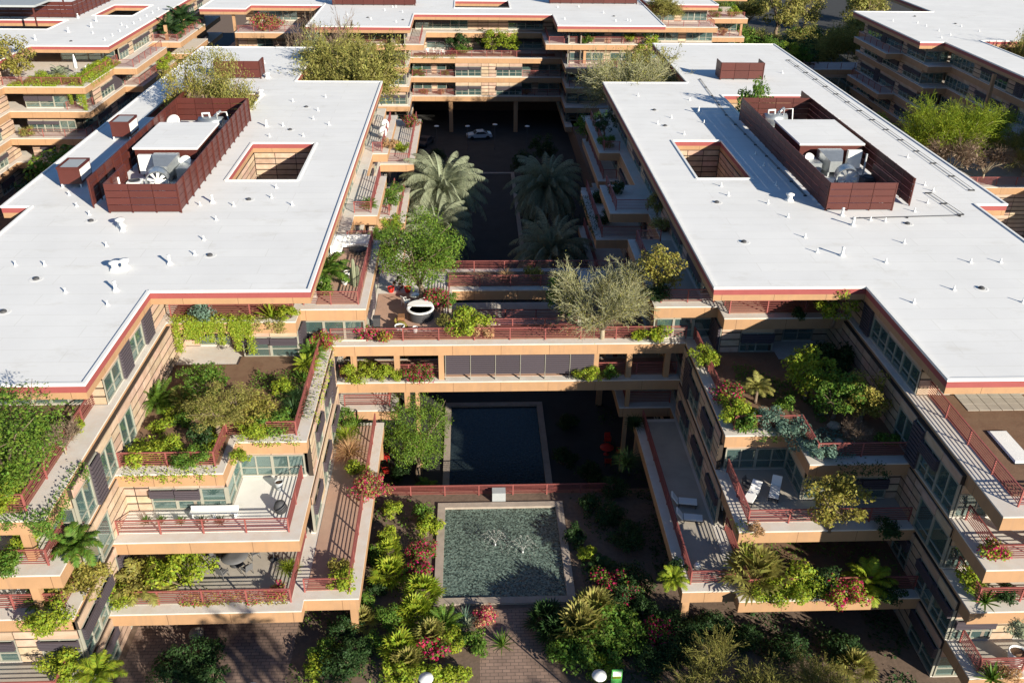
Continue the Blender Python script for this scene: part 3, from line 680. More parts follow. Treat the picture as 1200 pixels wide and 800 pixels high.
def tree_meshes(seed, r, th, ch, limbs=7, clumps=42, n=110, L=.16, lean=.1, sparse=.27, wd=.55):
    """trunk mesh and crown mesh; crown centre at th+ch/2, radius r"""
    q = random.Random(seed); tr = MB(); cr = MB()
    top = Vector((q.uniform(-lean, lean)*th, q.uniform(-lean, lean)*th, th))
    tr.tube([(0, 0, -.15), top*.5+Vector((.06*r, 0, 0)), top], [.055*r+.05, .045*r+.03, .035*r+.02], 8)
    ends = []
    for i in range(limbs):
        a = 6.283*i/limbs+q.uniform(-.4, .4); e = top+Vector((math.cos(a)*r*q.uniform(.4, .75), math.sin(a)*r*q.uniform(.4, .75), ch*q.uniform(.3, .75)))
        mid = top.lerp(e, .5)+Vector((0, 0, .08*ch)); tr.tube([top-Vector((0, 0, .1)), mid, e], [.03*r+.01, .02*r, .008*r], 6)
        for j in range(3):
            e2 = e+rv(q)*r*.4; tr.tube([mid.lerp(e, .6), e2], [.012*r, .004*r], 4); ends.append(e2)
    for i in range(clumps):
        v = rv(q); v = v.normalized()*(.25+.68*q.random()**.6); c = Vector((v.x*r, v.y*r, th+ch*.5+v.z*ch*.52))+top*0
        s = q.uniform(.6, 1.3)
        for j in range(int(n*s)):
            o = rv(q)*sparse*r*s; p = c+Vector((o.x, o.y, o.z*.75))
            nn = (o.normalized()*.5+rv(q)+Vector((0, 0, .5))).normalized(); k = L*q.uniform(.5, 1.45)
            leaf(cr, p, nn, k, k*wd, q)
    return tr, cr
def twig_tree(seed, r, th, ch, leafy=.25, droop=0., tw=.035, n=520, L=.13):
    """open desert tree: thick limbs dividing into a haze of thin pale twigs with few leaflets"""
    q = random.Random(seed); tr = MB(); cr = MB()
    base = Vector((0, 0, -.15)); top = Vector((0, 0, th)); tr.tube([base, top*.6, top], [.045, .04, .034], 8)
    def ribbon(a, b, wdt, m=0):
        d = (b-a).normalized(); s = d.orthogonal().normalized(); s = Matrix.Rotation(q.uniform(0, 3.14), 3, d) @ s; t = d.cross(s)
        cr.quad(a-s*wdt*.5, a+s*wdt*.5, b+s*wdt*.25, b-s*wdt*.25, m); cr.quad(a-t*wdt*.5, a+t*wdt*.5, b+t*wdt*.25, b-t*wdt*.25, m)
    for i in range(9):
        az = 6.283*i/9+q.uniform(-.3, .3); e = top+Vector((math.cos(az)*r*q.uniform(.3, .62), math.sin(az)*r*q.uniform(.3, .62), ch*q.uniform(.15, .55)))
        mid = top.lerp(e, .5)+Vector((0, 0, ch*.08)); tr.tube([top*.95, mid, e], [.024, .016, .009], 6)
        for j in range(7):
            st = mid.lerp(e, q.random()); d = (st-top+Vector((0, 0, ch*.25))+rv(q)*r*.5).normalized()
            e2 = st+d*r*q.uniform(.3, .5); tr.tube([st, st.lerp(e2, .5)+rv(q)*.05*r, e2], [.008, .006, .003], 4)
            for k in range(n//63):
                s3 = st.lerp(e2, q.uniform(.2, 1)); d3 = (d+rv(q)*.9).normalized(); l3 = r*q.uniform(.14, .3)
                p = s3
                for m_ in range(3):
                    d3 = (d3+rv(q)*.35+Vector((0, 0, -droop))).normalized(); nx = p+d3*l3/2; ribbon(p, nx, tw*(1-.25*m_)); 
                    for b_ in range(3):
                        if q.random() < .8:
                            pp = p.lerp(nx, q.random()); dd = (d3+rv(q)*.9+Vector((0, 0, -droop))).normalized(); ribbon(pp, pp+dd*l3*.35, tw*.7)
                            if q.random() < leafy:
                                for z_ in range(3): leaf(cr, pp+dd*l3*.35*q.random()+rv(q)*.08, rv(q).normalized(), L, L*.5, q, 1)
                    p = nx
    return tr, cr
def palm_mesh(seed, nf, FL, rise, droop, nl, LL, LW, stiff=.25, m=0, base=.05):
    q = random.Random(seed); mb = MB()
    for i in range(nf):
        az = i*2.39996+q.uniform(-.2, .2); el = R(85)-(i/nf)**.8*R(rise)+q.uniform(-.1, .1); L = FL*q.uniform(.8, 1.08)
        h = Vector((math.cos(az), math.sin(az), 0)); side = Vector((-h.y, h.x, 0)); p = h*base; pts = [p.copy()]; e = el; N = 9; ds = []
        for k in range(N):
            d = h*math.cos(e)+Vector((0, 0, math.sin(e))); p = p+d*L/N; pts.append(p.copy()); ds.append(d); e -= droop/N*(.5+k/N*1.2)
        for k in range(N): 
            w0 = .03*FL**.5*(1-k/N)+.006; mb.quad(pts[k]-side*w0, pts[k]+side*w0, pts[k+1]+side*w0*.8, pts[k+1]-side*w0*.8, m)
        for j in range(nl):
            t = .12+.88*(j+.5)/nl; k = min(N-1, int(t*N)); pp = pts[k].lerp(pts[k+1], t*N-k); d = ds[k]; upv = side.cross(d)
            ll = LL*(math.sin(math.pi*min(1, t*.85+.12))**.6)*q.uniform(.85, 1.1)
            for sg in (-1, 1):
                v = (side*sg*.8+d*.55+upv*stiff+rv(q)*.12).normalized(); tip = pp+v*ll+Vector((0, 0, -.12*ll)); wv = d*LW*.5
                mb.quad(pp-wv, pp+wv, pp.lerp(tip, .6)+wv*.7, pp.lerp(tip, .6)-wv*.7, m); mb.tri(pp.lerp(tip, .6)-wv*.7, pp.lerp(tip, .6)+wv*.7, tip, m)
    return mb
def fan_mesh(seed, nf, PL, FL, nb=13):
    q = random.Random(seed); mb = MB()
    for i in range(nf):
        az = i*2.39996+q.uniform(-.2, .2); el = R(82)-(i/nf)*R(85)+q.uniform(-.12, .12)
        h = Vector((math.cos(az), math.sin(az), 0)); d = h*math.cos(el)+Vector((0, 0, math.sin(el))); side = Vector((-h.y, h.x, 0)); upv = side.cross(d)
        p = d*PL*q.uniform(.8, 1.1); mb.quad(-side*.015, side*.015, p+side*.01, p-side*.01)
        for j in range(nb):
            a = R(-105+210*j/(nb-1)); v = (d*math.cos(a)+side*math.sin(a)+upv*-.15*abs(a)).normalized(); L = FL*(.75+.25*math.cos(a))*q.uniform(.9, 1.1)
            s = (v.cross(upv)).normalized()*L*.075; mid = p+v*L*.6; tip = p+v*L+Vector((0, 0, -.15*L))
            mb.quad(p-s*.3, p+s*.3, mid+s, mid-s); mb.tri(mid-s, mid+s, tip)
    return mb
def blade_mesh(seed, n, L, W, el0, el1, curl=.3, m=0):
    q = random.Random(seed); mb = MB()
    for i in range(n):
        az = i*2.39996+q.uniform(-.15, .15); el = R(el0+(el1-el0)*(i/n))+q.uniform(-.08, .08); l = L*q.uniform(.75, 1.1)
        h = Vector((math.cos(az), math.sin(az), 0)); side = Vector((-h.y, h.x, 0)); p = h*.03; w0 = W*.5
        for k in range(3):
            d = h*math.cos(el-curl*k*.5)+Vector((0, 0, math.sin(el-curl*k*.5))); nx = p+d*l/3; w1 = W*.5*(1, .85, 0.02)[k]
            mb.quad(p-side*w0, p+side*w0, nx+side*w1, nx-side*w1, m); p = nx; w0 = w1
    return mb
def vine_mesh(seed, L, drop, depth=.7, dens=150, lf=.14, acc=0.):
    """mass of leaves on an edge along +x (0..L), hanging over towards -y"""
    q = random.Random(seed); mb = MB(); ns = max(3, int(L*3.2))
    streams = [(q.uniform(0, L), drop*(.25+.75*q.random()**1.4)) for i in range(ns)]
    for i in range(int(L*dens*.5)):
        p = Vector((q.uniform(0, L), q.uniform(-.25, depth), abs(q.gauss(0, .18))+.04)); k = lf*q.uniform(.7, 1.3)
        leaf(mb, p, (rv(q)+Vector((0, -.3, .8))).normalized(), k, k*.55, q, 1 if q.random() < acc else 0)
    for x, d in streams:
        for i in range(int(dens*.55*d)):
            t = q.random(); p = Vector((x+q.gauss(0, .16), -.18-abs(q.gauss(0, .09)), .12-t*d)); k = lf*q.uniform(.7, 1.25)
            leaf(mb, p, (rv(q)+Vector((0, -.9, .5))).normalized(), k, k*.5, q, 1 if q.random() < acc else 0)
    return mb
LIB = {}
def lib(key, fn):
    if key not in LIB: LIB[key] = fn()
    return LIB[key]
PLANTS = []
def plant(kind, x, y, z, s, label, leafm=None, group=None):
    """kind -> thing built from shared meshes, scaled to size s (crown radius in metres)"""
    v = rnd.randrange(2); rot = rnd.uniform(0, 6.28); k = s
    if kind in ('shrub', 'flower', 'dense'):
        lm = leafm or 'leaf_green'; am = 'bract' if kind == 'flower' else lm; big = s > 1.15
        me = lib((kind, lm, v, big), lambda: (shrub_mesh(hash_(kind+lm)+v*7+big, 1, 1.15 if kind != 'dense' else 1.3, 26 if big else 15, 105 if big else 80, .105 if big else .17, .30 if kind == 'flower' else 0., spread=.30 if big else .36)).mesh(kind, [lm, am, 'bark']))
        nm = {'shrub': 'shrub', 'flower': 'bougainvillea', 'dense': 'hedge_bush'}[kind]
        o = link(nm, me, None, (x, y, z), (0, 0, rot), (k, k, k*rnd.uniform(.85, 1.1))); tag(o, label, 'bougainvillea' if kind == 'flower' else 'shrub', group)
    elif kind in ('sago', 'date', 'feather', 'fan', 'agave', 'grass', 'yucca', 'fern'):
        lm = leafm or {'sago': 'leaf_green', 'date': 'leaf_grey', 'feather': 'leaf_lime', 'fan': 'leaf_olive', 'agave': 'leaf_green', 'grass': 'leaf_dry', 'yucca': 'leaf_blue', 'fern': 'leaf_green'}[kind]
        mk = {'sago': lambda: palm_mesh(3+v, 38, 1.05, 88, .9, 26, .22, .028, .35), 'feather': lambda: palm_mesh(5+v, 22, 1.1, 75, 1.3, 22, .34, .05, .1),
              'fern': lambda: palm_mesh(8+v, 26, 1.1, 80, 1.5, 18, .3, .07, .0), 'fan': lambda: fan_mesh(9+v, 24, .55, .55), 'agave': lambda: blade_mesh(11+v, 34, 1.05, .11, 82, 8, .15),
              'yucca': lambda: blade_mesh(12+v, 50, 1., .06, 88, -5, .1), 'grass': lambda: blade_mesh(15+v, 160, 1.05, .03, 86, 25, .9),
              'date': lambda: palm_mesh(21+v, 88, 1., 108, 1.55, 62, .19, .0100, .55)}[kind]
        me = lib((kind, lm, v), lambda: mk().mesh(kind, [lm]))
        tall = {'date': P_TRUNK.get(label, 9.5), 'fan': .3*s, 'sago': .25*s, 'feather': .35*s}.get(kind, 0)
        cat = {'sago': 'cycad', 'date': 'palm', 'feather': 'palm', 'fan': 'palm', 'agave': 'agave', 'yucca': 'yucca', 'grass': 'grass tuft', 'fern': 'fern'}[kind]
        nm = {'sago': 'sago_palm', 'date': 'date_palm', 'feather': 'feather_palm', 'fan': 'fan_palm', 'agave': 'agave', 'yucca': 'yucca', 'grass': 'grass_tuft', 'fern': 'fern'}[kind]
        if label in P_TRUNK: tall = P_TRUNK[label]
        if tall:
            o = thing(nm, label, cat, (x, y, z), group)
            t = lib(('ptrunk', kind), lambda: (lambda m_: (m_.lathe(0, 0, [(1.25, -.02), (1., .12), (.9, .5), (1., .55), (.85, .9), (1.1, .96), (.7, 1.0)], 10), m_)[1])(MB()).mesh('trunk', ['bark']))
            tr = .30 if kind == 'date' else .12*s**.5
            c = link('trunk', t, o, (x, y, z), None, (tr, tr, tall)); link('crown', me, o, (x, y, z+tall-.05), (0, 0, rot), (k, k, k*(1.2 if kind == 'date' else 1)))
        else:
            o = link(nm, me, None, (x, y, z), (0, 0, rot), (k, k, k)); tag(o, label, cat, group)
    else:
        mk = {'mesquite': lambda: tree_meshes(31+v, 1, .5, 1.6, 8, 110, 150, .047, sparse=.25, wd=.5), 'broad': lambda: tree_meshes(41+v, 1, .45, 1.5, 7, 34, 90, .105, sparse=.28), 'willow': lambda: tree_meshes(51+v, 1, .6, 1.35, 8, 60, 120, .075, sparse=.22, wd=.25),
              'paloverde': lambda: twig_tree(61+v, 1, .16, 1.2, .35, 0.03, .009, 1000, .028), 'dry': lambda: twig_tree(71+v, 1, .3, 1.2, .02, .02, .009, 700), 'weeping': lambda: twig_tree(81+v, 1, .35, 1.05, .8, .22, .011, 800, .045)}[kind]
        lm = leafm or {'mesquite': 'leaf_lime', 'broad': 'leaf_green', 'willow': 'leaf_olive', 'paloverde': 'twig_green', 'dry': 'twig_dry', 'weeping': 'leaf_olive'}[kind]
        l2 = {'paloverde': 'leaf_olive', 'weeping': 'leaf_olive'}.get(kind, lm)
        if lm != 'twig_green' and kind == 'paloverde': l2 = lm; 
        tm, cm = lib((kind, lm, v), lambda: (lambda a: (a[0].mesh('trunk', ['pale_bark' if kind in ('paloverde', 'dry', 'weeping') else 'bark']), a[1].mesh('crown', [lm, l2])))(mk()))
        nm = {'mesquite': 'mesquite_tree', 'broad': 'broadleaf_tree', 'willow': 'willow_tree', 'paloverde': 'palo_verde_tree', 'dry': 'bare_tree', 'weeping': 'weeping_tree'}[kind]
        o = thing(nm, label, 'tree', (x, y, z), group)
        kz = k*P_TALL.get(label, 1.)
        link('trunk', tm, o, (x, y, z), (0, 0, rot), (k, k, kz)); link('crown', cm, o, (x, y, z), (0, 0, rot), (k, k, kz))
    PLANTS.append(o); return o
def hash_(s): return sum(ord(c)*(i+1) for i, c in enumerate(s))
def vine(x0, y0, x1, y1, z, drop, label, lm='leaf_lime', acc=0., nm='trailing_vine', depth=.6, dens=150):
    """hangs over the edge; the drop side is to the right of the direction of travel"""
    L = math.hypot(x1-x0, y1-y0); a = math.atan2(y1-y0, x1-x0)
    me = vine_mesh(hash_(label), L, drop, depth, dens, acc=acc).mesh(nm, [lm, 'bract'])
    o = link(nm, me, None, (x0, y0, z), (0, 0, a)); tag(o, label, 'vine'); PLANTS.append(o); return o
def cover(rects, z, n, lm, label, L=.16, h=.3, seed=1):
    q = random.Random(seed); mb = MB(); tot = sum((b-a)*(d-c) for a, b, c, d in rects)
    for a, b, c, d in rects:
        for i in range(int(n*(b-a)*(d-c)/tot)):
            x, y = q.uniform(a, b), q.uniform(c, d)
            if math.sin(x*1.7+seed)+math.sin(y*1.3+seed*2)+math.sin((x+y)*.9) < -.2: continue
            k = L*q.uniform(.6, 1.4); leaf(mb, Vector((x, y, z+.05+abs(q.gauss(0, h*.5)))), (rv(q)*.8+Vector((0, 0, .8))).normalized(), k, k*.5, q)
    o = mb.build('ground_cover', lm); o['kind'] = 'stuff'; o['label'] = label; o['category'] = 'ground cover'; return o
P_TRUNK = {}; P_TALL = {}
P_TRUNK.update({'sunlit grey-green date palm in the far sunken court': 9.5, 'shaded date palm opposite the sunlit one': 8.5, 'shorter sunlit date palm in front of the tall sunlit one': 7.0, 'shaded date palm nearer the footbridge': 6.5, 'shaded date palm beside the tall building wall': 6, 'small palm with a bare trunk in the half-shaded garden': 1.3, 'tall dark palm on the hedged block\'s far balcony': 1.5})
P_TALL.update({'sprawling palo verde whose spiky crown rises beneath the lowest planted balcony': .75, 'thin green palo verde in the shade below the lowest balcony': .75, 'olive-gold bushy tree filling the sunlit terrace garden': .8, 'white-flecked green tree below the vine-hung window wall': .85, 'straw-coloured bushy tree beside the terrace garden railing': .8, 'tall eucalyptus-like tree south of the skylight terrace': 2.1, 'second tall tree in the southern row': 2.1, 'dark tall tree in the southern row': 2.1, 'tall tree south of the paved passage': 2.1, 'dark tall tree south of the paved passage': 2.1, 'feathery green tree spilling over the soil terrace beneath the white roof corner': .8, 'broad olive tree growing up through the roof court': 1.55, 'olive-green tree filling the roof court\'s corner': 1.9, 'pale leafless tree among the olive crowns in the roof court': 1.7, 'pale leafless tree behind the roof court crowns': 1.8, 'small green tree rising from the conduit roof\'s court': 2.2, 'big weeping olive tree in the notch of the block\'s roof': 1.2, 'weeping olive tree at the notch\'s far end': 1.7, 'grey leafless tree beyond the notch': 1.9, 'grey-green tree beyond the notch': 2.0, 'wide palo verde in the notch beside the far passage block': 1.2, 'golden weeping tree at the palo verde\'s side': 1.5, 'golden tree rising from the dark-glazed block\'s roof court': 2.6, 'bright green tree beside the dark pool beneath the footbridge': 1.35})
PLANT_TABLE = [
 ('mesquite', -26.9, 38.0, 13.28, 3.7, 'feathery green tree spilling over the soil terrace beneath the white roof corner', 'leaf_mid'),
 ('shrub', -27.0, 37.6, 13.28, 1.59, "lime shrub at the front of the feathery tree's soil terrace", 'leaf_lime'),
 ('shrub', -25.9, 44.1, 13.28, 0.85, 'small lime shrub under the roof corner behind the feathery tree', 'leaf_lime'),
 ('shrub', -26.6, 42.9, 13.28, 1.1, 'green shrub beside the feathery tree under the roof eave', 'leaf_green'),
 ('dry', -25.6, 42.0, 13.28, 1.22, 'leafless pale shrub beside the feathery tree', None),
 ('agave', -17.3, 58.1, 13.28, 1.43, 'large spiky agave under the roof behind the vine-hung railing', 'leaf_lime'),
 ('shrub', -22.2, 58.1, 13.28, 1.1, 'grey-green shrub under the roof behind the vine-hung railing', 'leaf_blue'),
 ('shrub', -15.9, 58.0, 13.28, 0.98, 'lime shrub at the end of the vine-hung railing', 'leaf_lime'),
 ('feather', -14.1, 64.0, 13.28, 2.07, 'feathery palm on the balcony with the white corner sofa', 'leaf_green'),
 ('shrub', -14.1, 61.7, 13.28, 1.1, 'green shrub at the foot of the balcony palm by the white sofa', 'leaf_green'),
 ('sago', -23.9, 51.5, 9.98, 1.83, 'large dark sago palm in the sunlit terrace garden', 'leaf_green'),
 ('sago', -22.2, 51.7, 9.98, 1.46, 'yellowing sago palm in the shade beside the large sago palm', 'leaf_olive'),
 ('willow', -18.8, 48.0, 9.98, 2.34, 'olive-gold bushy tree filling the sunlit terrace garden', 'leaf_olive'),
 ('broad', -20.9, 52.2, 9.98, 1.66, 'white-flecked green tree below the vine-hung window wall', 'leaf_green'),
 ('broad', -16.9, 49.1, 9.98, 1.56, 'straw-coloured bushy tree beside the terrace garden railing', 'leaf_yellow'),
 ('shrub', -15.7, 48.6, 9.98, 1.46, 'green shrub in the inner corner of the sunlit terrace garden', 'leaf_green'),
 ('shrub', -16.7, 47.7, 9.98, 1.22, "lime shrub overhanging the sunlit garden's corner railing", 'leaf_lime'),
 ('shrub', -21.5, 46.0, 9.98, 1.22, 'bright lime shrub on the bare soil of the sunlit garden', 'leaf_lime'),
 ('shrub', -23.1, 45.2, 9.98, 1.1, "lime shrub behind the sunlit garden's front railing", 'leaf_lime'),
 ('shrub', -20.1, 45.1, 9.98, 1.34, "green shrub behind the sunlit garden's front railing", 'leaf_green'),
 ('dense', -19.8, 47.3, 9.98, 1.02, 'dark green bush under the olive-gold tree', 'leaf_dark'),
 ('grass', -14.7, 50.3, 9.98, 1.54, "dark strappy grass clump along the sunlit garden's side railing", 'leaf_dark'),
 ('grass', -14.6, 52.1, 9.98, 1.32, "dark strappy grass clump behind the side railing's middle post", 'leaf_dark'),
 ('agave', -14.7, 54.6, 9.98, 0.99, 'green rosette by the window corner in the sunlit garden', 'leaf_green'),
 ('sago', -14.7, 58.1, 9.98, 1.22, 'small green cycad under the red-flowered bougainvillea', 'leaf_green'),
 ('sago', -14.8, 56.4, 9.98, 1.1, 'small lime cycad under the red-flowered bougainvillea', 'leaf_lime'),
 ('flower', -13.9, 59.3, 9.98, 1.34, 'tall bougainvillea at the footbridge end of the sunlit garden railing', 'leaf_lime'),
 ('grass', -16.0, 50.6, 9.98, 1.06, 'dry straw grass clump beside the straw-coloured tree', 'leaf_dry'),
 ('agave', -22.9, 43.8, 6.68, 0.5, 'small agave below the window on the white-decked balcony', 'leaf_green'),
 ('agave', -22.0, 43.8, 6.68, 0.5, 'small agave below the window on the white-decked balcony', 'leaf_green'),
 ('agave', -20.8, 43.7, 6.68, 0.5, 'small agave below the window on the white-decked balcony', 'leaf_green'),
 ('agave', -19.5, 43.6, 6.68, 0.55, 'dark agave in front of the white bench', 'leaf_dark'),
 ('agave', -18.4, 43.6, 6.68, 0.55, 'dark agave in front of the white bench', 'leaf_dark'),
 ('shrub', -23.1, 41.4, 3.38, 1.77, 'golden-green bush by the wall on the round-table balcony', 'leaf_yellow'),
 ('shrub', -20.6, 42.0, 3.38, 2.13, 'large lime bush beside the round grey table', 'leaf_lime'),
 ('shrub', -22.1, 42.5, 3.38, 1.71, 'lime bush between the golden bush and the large lime bush', 'leaf_lime'),
 ('feather', -22.8, 41.2, 3.38, 1.78, 'arching olive palm in front of the golden bush', 'leaf_olive'),
 ('flower', -14.8, 40.8, 3.38, 0.85, 'small reddish shrub at the corner of the round-table balcony', 'leaf_yellow'),
 ('grass', -14.4, 42.9, 3.38, 0.99, 'tall lime grass at the corner of the round-table balcony', 'leaf_lime'),
 ('shrub', -24.2, 40.5, 3.38, 1.2, 'lime shrub where the round-table balcony meets the wall', 'leaf_lime'),
 ('shrub', -26.8, 37.8, 9.98, 1.34, 'lime shrub behind the railing below the feathery tree', 'leaf_lime'),
 ('fern', -24.3, 38.0, 9.98, 1.34, 'fern spilling by the wall below the feathery tree', 'leaf_green'),
 ('dense', -26.9, 36.0, 9.98, 1.34, 'clipped dark green bush on the column ledge', 'leaf_green'),
 ('shrub', -24.8, 38.2, 6.68, 1.83, 'golden-green bush draped over the wall corner below the column', 'leaf_yellow'),
 ('shrub', -25.3, 35.4, 6.68, 1.52, 'lime bush draped over the coping above the corner window', 'leaf_lime'),
 ('sago', -26.5, 37.3, 6.68, 0.98, 'small green palm behind the column', 'leaf_green'),
 ('shrub', -25.4, 35.2, 3.38, 1.46, 'lime bush behind the lowest corner railing', 'leaf_lime'),
 ('feather', -23.2, 34.7, 3.38, 1.34, 'arching lime palm below the corner glazing', 'leaf_lime'),
 ('shrub', -10.7, 41.2, 3.38, 1.1, 'lime shrub at the front end of the sunlit lower walkway', 'leaf_lime'),
 ('shrub', -11.2, 42.5, 3.38, 0.85, 'yellow-green shrub on the sunlit lower walkway', 'leaf_yellow'),
 ('flower', -9.9, 50.2, 3.38, 1.59, "bougainvillea hanging over the sunlit lower walkway's edge", 'leaf_olive'),
 ('grass', -12.0, 54.7, 3.38, 1.76, 'tall straw grass beside the sunlit lower walkway', 'leaf_dry'),
 ('shrub', -13.1, 58.6, 3.38, 1.46, 'green shrub under the footbridge end of the sunlit walkway', 'leaf_green'),
 ('grass', -12.5, 56.9, 3.38, 1.43, 'lime grass clump under the footbridge end of the walkway', 'leaf_lime'),
 ('agave', -12.0, 58.6, 3.38, 1.1, "spiky green agave below the footbridge's first column", 'leaf_green'),
 ('shrub', -11.3, 52.6, 3.38, 0.98, 'small lime shrub along the sunlit lower walkway', 'leaf_lime'),
 ('flower', -10.8, 60.6, 9.98, 1.1, 'bougainvillea behind the footbridge railing by the hot tub patio', 'leaf_green'),
 ('flower', -9.7, 60.3, 9.98, 0.85, 'low red-flowered bougainvillea spilling through the footbridge railing', 'leaf_lime'),
 ('agave', -12.2, 62.0, 9.98, 1.21, "dark spiky agave below the sofa balcony's glazing", 'leaf_dark'),
 ('agave', -8.3, 61.0, 9.98, 0.77, 'small dark spiky plant by the hot tub', 'leaf_dark'),
 ('shrub', -3.2, 61.3, 9.98, 2.07, 'large yellow-green shrub in the middle of the footbridge bed', 'leaf_lime'),
 ('shrub', -4.8, 61.9, 9.98, 1.34, 'olive shrub beside the large footbridge shrub', 'leaf_olive'),
 ('flower', -5.8, 65.9, 9.98, 1.46, 'bougainvillea climbing the light-well railing beside the patio', 'leaf_green'),
 ('shrub', -4.9, 66.2, 9.98, 1.1, 'green shrub beside the light-well bougainvillea', 'leaf_green'),
 ('shrub', -2.1, 60.8, 9.98, 0.98, 'low dry shrub in the footbridge bed', 'leaf_dry'),
 ('shrub', -11.9, 60.1, 6.68, 1.34, "lime shrub between the footbridge's first two columns", 'leaf_lime'),
 ('shrub', -10.0, 60.1, 6.68, 1.22, "lime shrub against the footbridge's second column", 'leaf_lime'),
 ('flower', -7.0, 59.9, 6.68, 1.34, "bougainvillea on the footbridge's lower deck beside the louver screens", 'leaf_green'),
 ('shrub', -8.8, 60.2, 6.68, 0.73, "small lime shrub on the footbridge's lower deck", 'leaf_lime'),
 ('shrub', 6.1, 59.7, 6.68, 1.22, 'lime shrub on the lower deck at the other end of the louvers', 'leaf_lime'),
 ('shrub', 7.8, 60.0, 6.68, 0.85, 'small green shrub before the shaded footbridge column', 'leaf_green'),
 ('mesquite', -7.0, 66.9, 9.98, 3.73, 'big bright green tree shading the hot tub patio', 'leaf_mid'),
 ('grass', 0.1, 71.0, 9.98, 1.21, "dry straw tuft in the footbridge's rear bed", 'leaf_dry'),
 ('shrub', 2.5, 71.2, 9.98, 0.98, "yellow shrub in the footbridge's rear bed", 'leaf_yellow'),
 ('paloverde', 7.1, 60.6, 9.98, 4.62, "pale spiky palo verde tree on the footbridge's planted end", None),
 ('broad', 4.4, 64.0, 9.98, 1.76, 'green bushy tree tucked behind the pale palo verde', 'leaf_green'),
 ('shrub', 11.4, 60.2, 9.98, 1.1, 'lime shrub behind the footbridge railing near the shaded column', 'leaf_lime'),
 ('shrub', 10.0, 60.4, 9.98, 0.88, 'lime shrub at the foot of the palo verde', 'leaf_lime'),
 ('shrub', 14.1, 56.1, 9.98, 1.34, "tall lime shrub along the shaded garden's side railing", 'leaf_lime'),
 ('broad', 11.4, 61.4, 13.28, 1.87, 'sunlit golden tree on the shaded balcony above the palo verde', 'leaf_yellow'),
 ('shrub', 11.0, 60.4, 13.28, 1.22, 'dark shrub beneath the golden balcony tree', 'leaf_dark'),
 ('shrub', 9.9, 63.7, 13.28, 0.98, "dark shrub along the shaded balcony's inner railing", 'leaf_dark'),
 ('broad', 23.0, 56.4, 13.28, 1.59, 'sunlit lime tree rising above the tall dark hedge', 'leaf_lime'),
 ('shrub', 20.8, 57.4, 13.28, 0.73, 'small dark shrub under the roof beside the lime tree', 'leaf_dark'),
 ('dense', 22.1, 54.7, 9.98, 2.07, 'tall dark hedge beside the shaded window bay', 'leaf_dark'),
 ('dense', 23.7, 54.9, 9.98, 2.07, 'tall dark hedge in the corner below the lime tree', 'leaf_dark'),
 ('flower', 14.6, 51.0, 9.98, 1.46, 'magenta bougainvillea in the half-shaded terrace garden', 'leaf_green'),
 ('feather', 16.4, 51.2, 9.98, 1.1, 'small palm with a bare trunk in the half-shaded garden', 'leaf_olive'),
 ('shrub', 14.3, 49.2, 9.98, 1.46, 'lime shrub in front of the magenta bougainvillea', 'leaf_lime'),
 ('shrub', 14.8, 47.9, 9.98, 1.1, "green shrub at the half-shaded garden's corner railing", 'leaf_green'),
 ('shrub', 16.8, 48.4, 9.98, 1.22, 'blue-green shrub in the half-shaded garden', 'leaf_blue'),
 ('shrub', 17.7, 47.6, 9.98, 1.1, 'low blue-green shrub at the inner railing corner', 'leaf_blue'),
 ('broad', 20.0, 51.4, 9.98, 1.95, 'lime tree in front of the tall dark hedge', 'leaf_lime'),
 ('broad', 21.0, 49.1, 9.98, 1.83, 'dark-leaved fruit tree between the two lime trees', 'leaf_green'),
 ('broad', 22.9, 49.0, 9.98, 1.83, 'yellow-green tree beside the stone panel wall', 'leaf_yellow'),
 ('shrub', 18.8, 45.0, 9.98, 1.1, 'blue-green shrub in the shade near the front railing', 'leaf_blue'),
 ('dry', 21.4, 46.2, 9.98, 1.1, 'small leafless shrub in the half-shaded garden', 'twig_dry'),
 ('broad', 19.0, 42.2, 6.68, 1.89, 'golden tree on the balcony with the two white loungers', 'leaf_yellow'),
 ('shrub', 22.3, 41.6, 6.68, 0.98, "dark shrub in the shade by the loungers' balcony wall", 'leaf_dark'),
 ('shrub', 14.3, 41.8, 6.68, 0.61, "low dry plant behind the loungers' balcony railing", 'leaf_dry'),
 ('fan', 14.3, 40.6, 3.38, 2.38, 'broad fan palm on the lowest planted balcony', 'leaf_olive'),
 ('shrub', 17.0, 39.8, 3.38, 2.05, 'rounded orange-flecked tree on the lowest planted balcony', 'leaf_lime'),
 ('flower', 19.4, 39.2, 3.38, 1.58, "bougainvillea spilling over the lowest planted balcony's railing", 'leaf_lime'),
 ('feather', 21.3, 40.3, 3.38, 1.62, 'arching palm beside the wall on the lowest planted balcony', 'leaf_lime'),
 ('shrub', 14.8, 39.5, 3.38, 1.32, "lime shrub at the lowest planted balcony's corner", 'leaf_lime'),
 ('shrub', 18.4, 40.4, 3.38, 1.58, 'dark shrub at the back of the lowest planted balcony', 'leaf_dark'),
 ('shrub', 22.3, 39.5, 3.38, 1.1, 'dark low plant in the back corner of the lowest planted balcony', 'leaf_dark'),
 ('flower', 25.0, 36.0, 9.98, 0.98, 'red-flowered shrub on the balcony below the skylight terrace', 'leaf_lime'),
 ('grass', 25.8, 36.0, 9.98, 0.66, 'dry tuft on the balcony below the skylight terrace', 'leaf_dry'),
 ('shrub', 25.3, 36.8, 6.68, 1.1, 'lime shrub in the corner planter below the red-flowered shrub', 'leaf_lime'),
 ('agave', 25.6, 35.8, 6.68, 0.99, 'green agave in the corner planter below the red-flowered shrub', 'leaf_green'),
 ('shrub', 26.8, 36.1, 6.68, 0.85, "dark shrub behind the agave planter's column", 'leaf_dark'),
